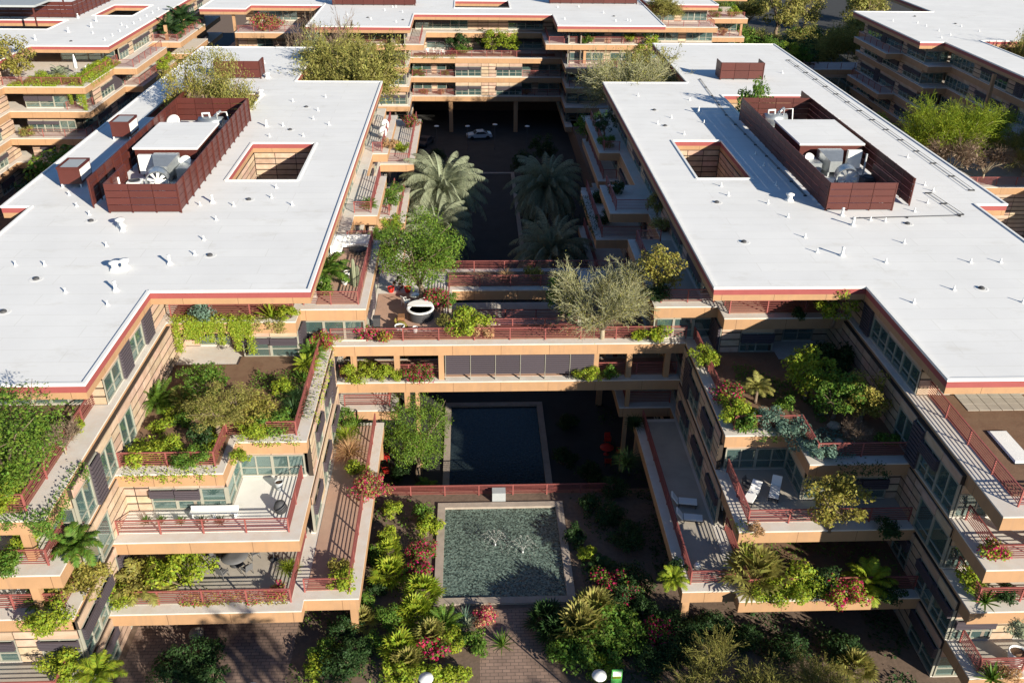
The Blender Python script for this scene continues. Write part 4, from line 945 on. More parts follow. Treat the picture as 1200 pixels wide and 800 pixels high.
 ('dense', 26.0, 33.5, 6.68, 0.73, 'small silver ball shrub on the coping', 'leaf_grey'),
 ('agave', 25.6, 33.3, 3.38, 1.1, 'green agave near the white pot', 'leaf_green'),
 ('shrub', 26.5, 33.3, 3.38, 0.73, 'low dry shrub near the white pot', 'leaf_dry'),
 ('feather', 9.4, 41.1, 3.38, 0.98, 'small potted palm at the end of the shaded walkway', 'leaf_lime'),
 ('shrub', 10.0, 42.2, 3.38, 0.73, 'dark shrub behind the small potted palm', 'leaf_dark'),
 ('shrub', -8.8, 51.9, 0.0, 0.94, 'lime shrub by the gap in the pool-side railing', 'leaf_lime'),
 ('shrub', -6.5, 51.3, 0.0, 1.14, "green shrub at the pool's sunlit far corner", 'leaf_green'),
 ('shrub', -6.1, 49.7, 0.0, 1.14, "yellow-green shrub along the pool's sunlit edge", 'leaf_lime'),
 ('shrub', -9.0, 49.4, 0.0, 0.94, 'low golden groundcover shrub by the sunlit path', 'leaf_lime'),
 ('flower', -6.5, 47.3, 0.0, 1.35, "pink bougainvillea along the pool's sunlit edge", 'leaf_green'),
 ('flower', -6.8, 45.7, 0.0, 1.14, "pink bougainvillea beside the pool's middle", 'leaf_green'),
 ('fan', -8.8, 47.7, 0.0, 1.14, "small fan palm under the sunlit walkway's edge", 'leaf_lime'),
 ('fan', -8.5, 45.3, 0.0, 1.56, 'fan palm beside the paved path', 'leaf_lime'),
 ('shrub', -9.8, 47.2, 0.0, 1.04, 'green shrub below the sunlit walkway', 'leaf_green'),
 ('fan', -6.2, 43.3, 0.0, 1.66, "fan palm at the pool's sunlit near corner", 'leaf_lime'),
 ('fan', -6.6, 41.7, 0.0, 1.56, 'fan palm behind the sago palm', 'leaf_lime'),
 ('sago', -4.8, 41.1, 0.0, 1.35, "sago palm at the pool's near corner", 'leaf_green'),
 ('fan', -5.6, 39.8, 0.0, 1.45, 'olive fan palm in the garden bed', 'leaf_olive'),
 ('dense', -8.3, 41.2, 0.0, 1.24, 'round clipped green bush beside the paved path', 'leaf_green'),
 ('fan', -7.4, 38.8, 0.0, 1.56, 'fan palm by the low hedge', 'leaf_lime'),
 ('fan', -6.9, 37.8, 0.0, 1.35, 'olive fan palm behind the low hedge', 'leaf_olive'),
 ('flower', -5.3, 38.8, 0.0, 1.14, 'pale pink flowering shrub in front of the low hedge', 'leaf_green'),
 ('shrub', -4.3, 39.7, 0.0, 1.04, 'pale shrub beside the flowering shrub', 'leaf_lime'),
 ('shrub', -2.9, 39.3, 0.0, 1.14, "green shrub at the path's edge", 'leaf_green'),
 ('yucca', -3.5, 41.8, 0.0, 0.94, "blue-green yucca near the pool's front edge", 'leaf_blue'),
 ('flower', -2.1, 41.5, 0.0, 0.94, "pale pink shrub in the shade of the pool's front edge", 'leaf_dry'),
 ('yucca', -1.2, 39.6, 0.0, 1.04, 'upright yucca alone on the paving', 'leaf_green'),
 ('agave', -3.3, 41.1, 0.0, 0.65, "pale agave at the pool's front edge", 'leaf_grey'),
 ('dense', -7.5, 37.1, 0.0, 1.04, "low bright hedge along the garden's front", 'leaf_lime'),
 ('dense', -6.3, 37.1, 0.0, 1.04, "low bright hedge along the garden's front", 'leaf_lime'),
 ('dense', -5.0, 37.0, 0.0, 1.04, "low bright hedge along the garden's front", 'leaf_lime'),
 ('dense', -3.8, 36.9, 0.0, 1.04, "low bright hedge along the garden's front", 'leaf_lime'),
 ('shrub', -10.0, 38.9, 0.0, 1.35, 'dark shrub in the shade below the walkway', 'leaf_dark'),
 ('shrub', -10.8, 37.6, 0.0, 1.56, 'dark broad shrub in the shade below the walkway', 'leaf_dark'),
 ('shrub', -10.9, 40.6, 0.0, 1.24, "dark shrub behind the walkway's front column", 'leaf_dark'),
 ('shrub', 5.0, 47.3, 0.0, 0.85, 'small lime shrub in the patch of sun beside the pool', 'leaf_lime'),
 ('shrub', 4.2, 48.8, 0.0, 1.1, "dark low shrub along the pool's shaded edge", 'leaf_dark'),
 ('flower', 6.4, 43.5, 0.0, 1.83, "large pink bougainvillea in the sun beyond the pool's shaded corner", 'leaf_green'),
 ('shrub', 6.7, 42.4, 0.0, 1.59, 'dark shrub beside the large pink bougainvillea', 'leaf_dark'),
 ('fan', 4.6, 41.2, 0.0, 2.07, "fan palm at the pool's shaded near corner", 'leaf_olive'),
 ('fan', 3.7, 39.7, 0.0, 2.2, "broad fan palm in front of the pool's shaded corner", 'leaf_olive'),
 ('fan', 2.3, 39.7, 0.0, 1.71, "dark fan palm in front of the pool's shaded corner", 'leaf_dark'),
 ('fan', 1.6, 40.9, 0.0, 1.59, "shaded fan palm nearest the pool's front edge", 'leaf_dark'),
 ('shrub', 5.5, 39.6, 0.0, 2.07, 'green shrub in front of the fan palms', 'leaf_green'),
 ('shrub', 4.0, 38.1, 0.0, 2.07, 'broad green shrub behind the lamp heads', 'leaf_green'),
 ('shrub', 6.5, 39.1, 0.0, 1.59, 'green shrub beside the low bougainvillea', 'leaf_green'),
 ('flower', 8.4, 39.5, 0.0, 1.46, 'low bougainvillea among the dark shrubs', 'leaf_green'),
 ('shrub', 7.9, 41.1, 0.0, 1.46, 'dark shrub behind the low bougainvillea', 'leaf_dark'),
 ('paloverde', 11.2, 33.4, 0.0, 4.3, 'sprawling palo verde whose spiky crown rises beneath the lowest planted balcony', 'leaf_olive'),
 ('paloverde', 16.7, 33.7, 0.0, 3.0, 'thin green palo verde in the shade below the lowest balcony', 'leaf_olive'),
 ('shrub', 9.3, 38.3, 0.0, 1.54, 'dark shrub beside the sprawling palo verde', 'leaf_dark'),
 ('shrub', 7.6, 44.1, 0.0, 1.71, "dark shrub under the shaded walkway's edge", 'leaf_dark'),
 ('shrub', 7.9, 48.2, 0.0, 1.59, "dark shrub below the shaded walkway's loungers", 'leaf_dark'),
 ('shrub', 6.9, 51.0, 0.0, 1.46, 'dark shrub in the shade beside the pool', 'leaf_dark'),
 ('shrub', -19.2, 38.8, 0.0, 1.56, 'dark shrub under the middle of the round-table balcony', 'leaf_dark'),
 ('shrub', -20.7, 37.9, 0.0, 1.56, 'dark shrub in the shaded passage under the round-table balcony', 'leaf_dark'),
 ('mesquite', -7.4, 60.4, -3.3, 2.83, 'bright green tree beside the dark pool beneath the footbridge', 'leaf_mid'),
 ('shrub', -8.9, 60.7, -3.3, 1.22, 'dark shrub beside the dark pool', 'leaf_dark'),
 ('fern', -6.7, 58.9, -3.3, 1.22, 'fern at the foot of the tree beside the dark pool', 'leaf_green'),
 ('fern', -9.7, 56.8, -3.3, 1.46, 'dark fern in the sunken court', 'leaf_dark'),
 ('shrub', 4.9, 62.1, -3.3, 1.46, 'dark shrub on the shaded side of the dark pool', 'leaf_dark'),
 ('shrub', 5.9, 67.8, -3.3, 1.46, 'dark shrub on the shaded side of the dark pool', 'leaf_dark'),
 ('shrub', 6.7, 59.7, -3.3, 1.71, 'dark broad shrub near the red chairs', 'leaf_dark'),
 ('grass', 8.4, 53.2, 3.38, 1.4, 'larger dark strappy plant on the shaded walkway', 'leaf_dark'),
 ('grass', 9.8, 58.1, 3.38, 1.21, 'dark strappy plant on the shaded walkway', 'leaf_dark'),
 ('shrub', -11.3, 79.9, 9.98, 1.46, "green shrub against the sofa balcony's lower wall", 'leaf_green'),
 ('shrub', -10.6, 82.4, 9.98, 1.34, "lime shrub beside the patio's rear railing", 'leaf_lime'),
 ('shrub', -10.1, 42.7, 0.0, 1.02, "green shrub beside the sunlit walkway's front column", 'leaf_green'),
 ('shrub', -9.4, 43.8, 0.0, 0.85, 'low dark shrub beside the paved path', 'leaf_dark'),
 ('fan', -9.9, 41.3, 0.0, 1.19, 'olive fan palm below the sunlit walkway', 'leaf_olive'),
 ('shrub', -9.0, 39.5, 0.0, 1.02, 'green shrub between the round bush and the walkway', 'leaf_green'),
 ('shrub', -11.8, 38.9, 0.0, 1.19, 'green shrub in dappled light by the passage', 'leaf_green'),
 ('shrub', -12.1, 37.4, 0.0, 1.1, 'lime shrub in dappled light by the passage', 'leaf_lime'),
 ('dense', -18.3, 37.4, 0.0, 1.02, 'clipped dark hedge in the paved passage', 'leaf_dark'),
 ('dense', -19.5, 37.4, 0.0, 1.02, 'second clipped hedge in the paved passage', 'leaf_dark'),
 ('shrub', 2.5, 38.5, 0.0, 1.4, 'green shrub before the dark fan palm', 'leaf_green'),
 ('shrub', 4.7, 37.2, 0.0, 1.2, 'lime shrub next to the green sign', 'leaf_lime'),
 ('shrub', 7.5, 37.4, 0.0, 1.5, 'dark shrub beyond the green sign', 'leaf_dark'),
 ('shrub', 9.2, 40.7, 0.0, 1.4, "dark shrub under the shaded walkway's front", 'leaf_dark'),
 ('shrub', 10.1, 39.6, 0.0, 1.5, "dark shrub beneath the walkway's front column", 'leaf_dark'),
 ('shrub', 11.8, 39.9, 0.0, 1.5, 'dark shrub under the lowest planted balcony', 'leaf_dark'),
 ('shrub', 13.7, 39.2, 0.0, 1.4, 'dark shrub in the passage under the lowest balcony', 'leaf_dark'),
 ('shrub', 16.1, 38.1, 0.0, 1.5, 'broad dark shrub between the two palo verdes', 'leaf_dark'),
 ('shrub', 19.5, 38.0, 0.0, 1.5, 'dark shrub beyond the thin green palo verde', 'leaf_dark'),
 ('fan', 19.8, 36.7, 0.0, 1.5, 'olive fan palm near the shaded passage wall', 'leaf_olive'),
 ('shrub', 5.6, 52.0, 0.0, 1.1, 'dark shrub near the end of the pool-side railing', 'leaf_dark'),
 ('shrub', 7.8, 53.9, 0.0, 1.3, 'dark shrub against the shaded walkway by the railing', 'leaf_dark'),
 ('fern', 5.8, 45.8, 0.0, 1.2, 'dark fern behind the large pink bougainvillea', 'leaf_dark'),
 ('shrub', -22.8, 48.8, 9.98, 0.9, 'low lime shrub on the soil below the large sago palm', 'leaf_lime'),
 ('shrub', -21.6, 49.2, 9.98, 0.8, 'low green shrub between the sago palms and the olive-gold tree', 'leaf_green'),
 ('shrub', -17.0, 45.4, 9.98, 0.8, 'lime shrub in the notch of the sunlit garden railing', 'leaf_lime'),
 ('shrub', -15.7, 53.2, 9.98, 1.0, 'lime shrub beside the window corner above the dark grass', 'leaf_lime'),
 ('shrub', 15.6, 49.4, 9.98, 0.9, 'lime shrub at the foot of the small palm', 'leaf_lime'),
 ('shrub', 18.2, 50.4, 9.98, 1.0, 'green shrub between the small palm and the lime tree', 'leaf_green'),
 ('shrub', 23.6, 46.3, 9.98, 0.9, 'green shrub against the stone panels near the front railing', 'leaf_green'),
 ('date', -6.4, 104.0, -3.3, 6.0, 'sunlit grey-green date palm in the far sunken court', None),
 ('date', 6.6, 108.0, -3.3, 5.4, 'shaded date palm opposite the sunlit one', None),
 ('date', 6.0, 92.0, -3.3, 5.0, 'shaded date palm nearer the footbridge', None),
 ('date', 7.4, 80.0, -3.3, 4.2, 'shaded date palm beside the tall building wall', None),
 ('shrub', -9.8, 112.0, -3.3, 1.6, 'dark shrub in the far sunken court', 'leaf_dark'),
 ('shrub', -10.0, 96.0, -3.3, 1.6, 'dark shrub near the sunlit date palm', 'leaf_dark'),
 ('shrub', 9.8, 120.0, -3.3, 1.6, 'dark shrub under the far shaded balcony', 'leaf_dark'),
 ('shrub', 9.0, 100.0, -3.3, 1.6, 'dark shrub between two shaded date palms', 'leaf_dark'),
 ('shrub', -8.0, 88.0, -3.3, 1.5, 'dark shrub near the sunlit date palm', 'leaf_dark'),
 ('flower', -10.7, 118.0, 9.9, 1.5, 'climbing bougainvillea on the end of the far sunlit walkway', 'leaf_green'),
 ('broad', -9.8, 122.0, -3.3, 1.6, 'green climber column by the far passage', 'leaf_green'),
 ('mesquite', -33.6, 103.2, 9.9, 3.9, 'broad olive tree growing up through the roof court', 'leaf_yellow'),
 ('mesquite', -30.2, 102.2, 9.9, 3.3, "olive-green tree filling the roof court's corner", 'leaf_olive'),
 ('dry', -33.2, 101.6, 9.9, 3.6, 'pale leafless tree among the olive crowns in the roof court', None),
 ('dry', -30.0, 106.0, 9.9, 3.0, 'pale leafless tree behind the roof court crowns', None),
 ('broad', 29.6, 102.5, 9.9, 2.3, "small green tree rising from the conduit roof's court", 'leaf_green'),
 ('weeping', -18.5, 121.0, 6.6, 8.0, "big weeping olive tree in the notch of the block's roof", None),
 ('weeping', -21.0, 129.0, 6.6, 5.4, "weeping olive tree at the notch's far end", None),
 ('dry', -26.0, 146.0, 0.0, 6.6, 'grey leafless tree beyond the notch', 'twig_dry'),
 ('weeping', -24.0, 143.0, 0.0, 6.0, 'grey-green tree beyond the notch', 'leaf_grey'),
 ('paloverde', 18.5, 123.0, 6.6, 8.0, 'wide palo verde in the notch beside the far passage block', 'twig_green'),
 ('weeping', 22.0, 129.0, 6.6, 5.4, "golden weeping tree at the palo verde's side", None),
 ('paloverde', 57.5, 110.5, 6.6, 7.0, 'sprawling green palo verde in the shaded side court', 'leaf_lime'),
 ('paloverde', 62.5, 113.5, 6.6, 6.0, 'second palo verde crown behind the sprawling one', 'leaf_lime'),
 ('dry', 56.8, 106.3, 6.6, 4.0, 'brown leafless bush in front of the sprawling palo verde', None),
 ('dry', 61.0, 106.0, 6.6, 3.4, 'brown leafless bush nearer the podium railing', None),
 ('paloverde', 67.0, 107.5, 6.6, 4.4, "olive palo verde at the podium's end", 'leaf_olive'),
 ('broad', 53.0, 133.0, 3.3, 3.2, 'dark tree with a sunlit tip in the shaded court', 'leaf_dark'),
 ('broad', 57.5, 131.0, 3.3, 2.6, 'small lime tree catching sun in the shaded court', 'leaf_lime'),
 ('broad', 46.0, 150.0, 0.0, 3.2, 'dark tree in the shaded court below the far planters', 'leaf_dark'),
 ('broad', 52.0, 158.0, 0.0, 4.0, 'dark broad tree by the shaded dark-glazed block', 'leaf_dark'),
 ('broad', 60.0, 176.0, 0.0, 5.5, 'dark round tree before the street', 'leaf_dark'),
 ('weeping', 62.0, 184.0, 0.0, 7.0, 'golden weeping tree by the street', None),
 ('weeping', 70.0, 190.0, 0.0, 7.5, 'wide golden weeping tree by the street', None),
 ('weeping', 80.0, 186.0, 0.0, 6.5, "golden tree behind the dark-glazed block's roof", None),
 ('broad', 45.0, 196.0, 0.0, 4.0, 'dark street tree beside the pale palm trunks', 'leaf_dark'),
 ('broad', 55.0, 200.0, 0.0, 4.5, 'green street tree near the parked cars', 'leaf_green'),
 ('weeping', 84.0, 139.0, 0.0, 5.0, "golden tree rising from the dark-glazed block's roof court", None),
 ('weeping', 33.0, 174.5, 13.2, 3.6, 'golden weeping tree on the pale far terrace', None),
 ('shrub', 45.0, 183.0, 13.2, 1.6, 'green shrub on the street-facing upper balcony', 'leaf_green'),
 ('shrub', 48.5, 183.4, 13.2, 1.7, 'lime shrub on the street-facing upper balcony', 'leaf_lime'),
 ('shrub', 46.5, 182.2, 9.9, 1.3, 'dry shrub on the street-facing lower balcony', 'leaf_dry'),
 ('broad', 53.0, 171.5, 6.6, 2.6, 'green tree on the shaded street podium', 'leaf_green'),
 ('broad', 56.5, 171.0, 6.6, 2.2, 'lime tree on the shaded street podium', 'leaf_lime'),
 ('broad', 59.5, 171.0, 6.6, 2.0, 'green tree on the end of the street podium', 'leaf_green'),
 ('shrub', -4.0, 163.4, 9.9, 1.7, "rounded green bush on the far block's roof terrace", 'leaf_green'),
 ('broad', 1.2, 163.6, 9.9, 2.2, "tall yellow-green bush on the far block's roof terrace", 'leaf_lime'),
 ('broad', 4.2, 163.2, 9.9, 2.1, 'yellow-green bush beside the tallest one on the far terrace', 'leaf_lime'),
 ('flower', -5.8, 162.9, 9.9, 1.3, "crimson bougainvillea on the far block's roof terrace", 'leaf_dark'),
 ('dense', 0.0, 167.0, 9.9, 2.6, 'dark hedge behind the tall yellow-green terrace bush', 'leaf_dark'),
 ('dense', -5.0, 167.0, 9.9, 2.6, "dark hedge against the far terrace's back wall", 'leaf_dark'),
 ('fern', -12.0, 162.4, 6.6, 1.6, "large-leaved green plant on the far block's upper sunny balcony", 'leaf_green'),
 ('shrub', -7.2, 162.0, 6.6, 0.9, "green shrub on the far block's upper sunny balcony", 'leaf_green'),
 ('flower', -11.0, 162.0, 3.3, 1.0, "flowering shrub on the far block's lower sunny balcony", 'leaf_lime'),
 ('shrub', -8.0, 162.0, 3.3, 0.8, "dry shrub on the far block's lower sunny balcony", 'leaf_dry'),
 ('shrub', 7.2, 162.0, 3.3, 0.9, "dry shrub on the far block's half-shaded balcony", 'leaf_dry'),
 ('shrub', 16.8, 156.6, 13.2, 1.4, "green bush hanging on the far wing's balcony column", 'leaf_green'),
 ('shrub', 24.0, 157.2, 13.2, 1.5, "lime bush under the far wing's eave", 'leaf_lime'),
 ('shrub', 21.5, 154.6, 9.9, 1.1, "green shrub behind the far wing's lower railing", 'leaf_green'),
 ('broad', 27.0, 156.8, 9.9, 2.5, "lime tree at the far wing's corner", 'leaf_lime'),
 ('flower', -39.0, 166.4, 13.2, 2.5, "pale pink flowering shrub on the low pale block's terrace", 'leaf_olive'),
 ('flower', -36.8, 166.8, 13.2, 2.1, 'second pale pink flowering shrub on the low pale block', 'leaf_olive'),
 ('dense', -31.5, 165.8, 13.2, 1.3, "rounded lime bush on the low pale block's terrace", 'leaf_lime'),
 ('broad', -64.6, 128.2, 13.2, 3.1, 'golden bushy tree on the hedged corner terrace', 'leaf_yellow'),
 ('shrub', -61.5, 128.0, 13.2, 1.4, 'lime shrub beside the golden corner-terrace tree', 'leaf_lime'),
 ('shrub', -59.2, 127.8, 13.2, 1.3, "olive shrub behind the hedged corner terrace's railing", 'leaf_olive'),
 ('feather', -60.0, 130.5, 13.2, 1.6, 'grey palm on the hedged corner terrace', 'leaf_grey'),
 ('feather', -53.2, 160.0, 13.2, 3.0, 'dark palm on the far side balcony of the hedged block', 'leaf_dark'),
 ('feather', -52.6, 166.0, 13.2, 3.4, "tall dark palm on the hedged block's far balcony", 'leaf_dark'),
 ('shrub', -52.2, 162.0, 13.2, 1.5, "green shrub between the hedged block's balcony palms", 'leaf_green'),
 ('shrub', -52.6, 170.0, 13.2, 1.6, "green shrub at the hedged block's far balcony end", 'leaf_green'),
 ('shrub', -52.0, 150.0, 9.9, 1.6, "lime bush draped on the hedged block's middle balcony", 'leaf_lime'),
 ('shrub', -53.2, 156.0, 9.9, 1.6, "lime bush beyond the hedged block's middle balcony", 'leaf_lime'),
 ('shrub', -63.6, 124.8, 6.6, 1.3, "olive shrub on the hedged block's lower balcony", 'leaf_olive'),
 ('broad', -50.0, 100.0, 0.0, 5.0, 'dark green tree at the foot of the hedged block', 'leaf_dark'),
 ('broad', -52.0, 108.0, 0.0, 5.2, 'green tree at the foot of the hedged block', 'leaf_green'),
 ('broad', -47.0, 92.0, 0.0, 4.5, "dark tree near the block's roof corner", 'leaf_dark'),
 ('broad', -46.0, 150.0, 0.0, 5.0, 'dark tree in the gap behind the white roof', 'leaf_dark'),
 ('broad', -48.0, 165.0, 0.0, 5.0, 'dark tree in the far gap', 'leaf_dark'),
 ('shrub', -11.9, 98.5, 13.2, 1.0, 'dry bush on the balcony with the two white egg chairs', 'leaf_dry'),
 ('shrub', -11.3, 108.0, 9.9, 1.3, 'lime bush on the last sunlit balcony', 'leaf_lime'),
 ('broad', -11.2, 88.0, 9.9, 1.5, 'green tree on the middle sunlit balcony', 'leaf_green'),
 ('shrub', -11.2, 92.0, 9.9, 1.2, "green shrub behind the middle sunlit balcony's tree", 'leaf_green'),
 ('sago', -12.4, 80.3, 13.2, 0.9, 'green cycad at the corner of the sunlit long balcony', 'leaf_green'),
 ('shrub', -10.4, 76.0, 9.9, 1.2, 'lime shrub on the terrace behind the sofa balcony', 'leaf_lime'),
 ('flower', -9.8, 79.0, 6.6, 1.2, 'bougainvillea below the sunlit long balcony', 'leaf_green'),
 ('flower', -10.4, 98.6, 3.3, 1.6, 'bougainvillea hanging from the lowest sunlit court balcony', 'leaf_green'),
 ('shrub', 11.4, 84.0, 13.2, 1.1, 'dark bush on the shaded court balcony with the deck chair', 'leaf_dark'),
 ('broad', 12.6, 103.0, 13.2, 1.5, 'dark tree on the far shaded court balcony', 'leaf_dark'),
 ('shrub', 12.4, 99.0, 13.2, 1.2, "green bush at the far shaded balcony's corner", 'leaf_green'),
 ('broad', 11.8, 112.0, 9.9, 1.7, 'small green tree at the end of the shaded balconies', 'leaf_green'),
 ('shrub', 14.2, 74.0, 13.2, 1.4, 'olive bush under the shaded roof edge', 'leaf_olive'),
 ('broad', 14.2, 78.0, 13.2, 1.1, 'olive tree under the shaded roof edge', 'leaf_olive'),
 ('shrub', 10.4, 84.0, 9.9, 1.2, 'dark bush on the wide shaded balcony', 'leaf_dark'),
 ('shrub', 10.6, 90.0, 9.9, 1.2, 'dark bush on the wide shaded balcony', 'leaf_dark'),
 ('broad', 28.2, 18.5, 0.0, 2.9, 'tall eucalyptus-like tree south of the skylight terrace', 'leaf_green'),
 ('broad', 33.6, 10.0, 0.0, 3.2, 'second tall tree in the southern row', 'leaf_green'),
 ('broad', 33.0, 2.5, 0.0, 4.6, 'dark tall tree in the southern row', 'leaf_dark'),
 ('broad', 8.5, 7.5, 0.0, 4.4, 'tall tree south of the paved passage', 'leaf_green'),
 ('broad', 4.5, 2.0, 0.0, 4.4, 'dark tall tree south of the paved passage', 'leaf_dark'),
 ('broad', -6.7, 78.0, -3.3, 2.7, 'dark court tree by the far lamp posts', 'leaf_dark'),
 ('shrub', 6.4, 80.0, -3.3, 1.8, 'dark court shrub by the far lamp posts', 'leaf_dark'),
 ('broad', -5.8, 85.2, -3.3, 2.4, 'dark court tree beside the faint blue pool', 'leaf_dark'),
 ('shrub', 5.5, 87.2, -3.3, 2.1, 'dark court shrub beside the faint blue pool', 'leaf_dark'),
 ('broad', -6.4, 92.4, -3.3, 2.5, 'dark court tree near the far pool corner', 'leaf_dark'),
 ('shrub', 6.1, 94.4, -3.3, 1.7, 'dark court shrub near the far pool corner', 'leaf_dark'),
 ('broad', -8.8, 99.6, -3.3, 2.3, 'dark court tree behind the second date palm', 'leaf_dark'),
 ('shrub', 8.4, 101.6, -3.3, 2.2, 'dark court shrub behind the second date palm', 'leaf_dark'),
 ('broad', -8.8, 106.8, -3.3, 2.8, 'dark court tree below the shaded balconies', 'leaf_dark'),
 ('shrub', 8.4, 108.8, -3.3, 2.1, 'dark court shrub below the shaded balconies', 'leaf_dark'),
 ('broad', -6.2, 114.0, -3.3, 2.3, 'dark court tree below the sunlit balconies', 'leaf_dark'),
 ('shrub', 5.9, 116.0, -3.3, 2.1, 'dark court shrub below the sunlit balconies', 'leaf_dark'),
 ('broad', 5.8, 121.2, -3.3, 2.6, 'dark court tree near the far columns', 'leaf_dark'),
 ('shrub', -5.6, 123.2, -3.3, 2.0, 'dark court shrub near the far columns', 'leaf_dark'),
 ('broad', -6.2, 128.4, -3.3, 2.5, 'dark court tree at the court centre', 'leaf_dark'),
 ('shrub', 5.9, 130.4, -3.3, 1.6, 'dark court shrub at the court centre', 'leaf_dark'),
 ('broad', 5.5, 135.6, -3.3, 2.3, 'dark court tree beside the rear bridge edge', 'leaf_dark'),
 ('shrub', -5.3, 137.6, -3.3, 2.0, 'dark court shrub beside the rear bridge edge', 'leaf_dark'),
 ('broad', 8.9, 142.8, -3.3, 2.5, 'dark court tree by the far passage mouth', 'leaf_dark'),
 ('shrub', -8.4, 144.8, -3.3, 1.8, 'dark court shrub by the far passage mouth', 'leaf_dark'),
 ('weeping', 36.0, 204.6, 0.0, 4.4, 'first spreading tree in the row along the car park from the pale block', 'leaf_dark'),
 ('broad', 41.2, 197.5, 0.0, 3.7, 'second bushy tree in the row along the car park from the pale block', 'leaf_green'),
 ('broad', 46.4, 212.9, 0.0, 4.6, 'third bushy tree in the row along the car park from the pale block', 'leaf_green'),
 ('broad', 51.6, 199.2, 0.0, 4.0, 'fourth rounded tree in the row along the car park from the pale block', 'leaf_green'),
 ('weeping', 56.8, 205.3, 0.0, 4.1, 'fifth spreading tree in the row along the car park from the pale block', 'leaf_green'),
 ('weeping', 62.0, 207.7, 0.0, 4.7, 'sixth spreading tree in the row along the car park from the pale block', 'leaf_dark'),
 ('broad', 67.2, 194.1, 0.0, 4.9, 'seventh bushy tree in the row along the car park from the pale block', 'leaf_green'),
 ('broad', 72.4, 204.9, 0.0, 3.8, 'eighth spreading tree in the row along the car park from the pale block', 'leaf_dark'),
 ('broad', 77.6, 201.6, 0.0, 4.2, 'ninth spreading tree in the row along the car park from the pale block', 'leaf_dark'),
 ('weeping', 82.8, 207.4, 0.0, 3.6, 'tenth spreading tree in the row along the car park from the pale block', 'leaf_green'),
 ('broad', 88.0, 212.3, 0.0, 4.3, 'eleventh bushy tree in the row along the car park from the pale block', 'leaf_olive'),
 ('weeping', 93.2, 209.2, 0.0, 4.7, 'twelfth spreading tree in the row along the car park from the pale block', 'leaf_green'),
 ('weeping', 98.4, 194.9, 0.0, 4.7, 'thirteenth spreading tree in the row along the car park from the pale block', 'leaf_dark'),
 ('weeping', 103.6, 204.0, 0.0, 3.7, 'fourteenth spreading tree in the row along the car park from the pale block', 'leaf_dark'),
 ('date', -6.8, 97.0, -3.3, 4.8, 'shorter sunlit date palm in front of the tall sunlit one', None),
 ('broad', 38.5, 236.2, 0.0, 4.9, 'tree across the street opposite the pale block', 'leaf_green'),
 ('weeping', 44.9, 246.6, 0.0, 5.7, 'tree across the street beside the street bend', 'leaf_dark'),
 ('weeping', 53.9, 231.0, 0.0, 6.4, 'tree across the street behind the parked red car', 'leaf_green'),
 ('broad', 59.1, 234.6, 0.0, 4.7, 'tree across the street behind the parked white car', 'leaf_green'),
 ('weeping', 69.1, 242.3, 0.0, 6.0, 'tree across the street behind the parked dark car', 'leaf_olive'),
 ('broad', 74.3, 233.9, 0.0, 6.1, 'tree across the street at the car park entrance', 'leaf_olive'),
 ('broad', 84.6, 243.0, 0.0, 5.2, 'tree across the street by the far kerb', 'leaf_olive'),
 ('weeping', 91.3, 222.3, 0.0, 5.3, 'tree across the street at the far lot corner', 'leaf_dark'),
 ('broad', 96.6, 234.5, 0.0, 6.0, 'tree across the street past the golden trees', 'leaf_olive'),
 ('weeping', 104.0, 252.7, 0.0, 6.3, 'tree across the street beyond the dark-glazed block', 'leaf_olive'),
 ('broad', 111.0, 226.4, 0.0, 5.6, 'tree across the street at the far lot centre', 'leaf_olive'),
 ('weeping', 120.8, 250.5, 0.0, 4.9, 'tree across the street near the far lot edge', 'leaf_olive'),
 ('dense', -56.2, 127.3, 13.2, 1.15, 'clipped lime hedge bush along the side of the parasol terrace', 'leaf_lime'),
 ('dense', -56.2, 128.9, 13.2, 1.15, 'clipped lime hedge bush along the side of the parasol terrace', 'leaf_lime'),
 ('dense', -56.2, 130.5, 13.2, 1.15, 'clipped lime hedge bush along the side of the parasol terrace', 'leaf_lime'),
 ('dense', -56.2, 132.1, 13.2, 1.15, 'clipped lime hedge bush along the side of the parasol terrace', 'leaf_lime'),
 ('dense', -56.2, 133.7, 13.2, 1.15, 'clipped lime hedge bush along the side of the parasol terrace', 'leaf_lime'),
 ('dense', -56.2, 135.3, 13.2, 1.15, 'clipped lime hedge bush along the side of the parasol terrace', 'leaf_lime'),
 ('dense', -56.2, 136.9, 13.2, 1.15, 'clipped lime hedge bush along the side of the parasol terrace', 'leaf_lime'),
 ('dense', -56.2, 138.5, 13.2, 1.15, 'clipped lime hedge bush along the side of the parasol terrace', 'leaf_lime'),
 ('dense', -62.5, 127.2, 13.2, 1.0, 'clipped lime hedge bush along the front of the parasol terrace', 'leaf_lime'),
 ('dense', -61.1, 127.2, 13.2, 1.0, 'clipped lime hedge bush along the front of the parasol terrace', 'leaf_lime'),
 ('dense', -59.7, 127.2, 13.2, 1.0, 'clipped lime hedge bush along the front of the parasol terrace', 'leaf_lime'),
 ('dense', -58.3, 127.2, 13.2, 1.0, 'clipped lime hedge bush along the front of the parasol terrace', 'leaf_lime'),
 ('dense', -56.9, 127.2, 13.2, 1.0, 'clipped lime hedge bush along the front of the parasol terrace', 'leaf_lime'),
]
for kd, x, y, z, s, lab, lm in PLANT_TABLE:
    plant(kd, x, y, z, s, lab, lm)
vine(-24.2, 57.62, -18.4, 57.62, 13.2, 2.9, 'thick lime vine cascading from the railing above the window wall', dens=420)
vine(-18.6, 57.62, -16.0, 57.62, 13.2, 1.1, 'thin straggling vine at the end of the vine-hung railing', 'leaf_olive', dens=110)
vine(-29, 36.4, -24.3, 36.4, 13.2, 1.3, 'green vine draping over the front corner of the feathery tree terrace', 'leaf_green', dens=200)
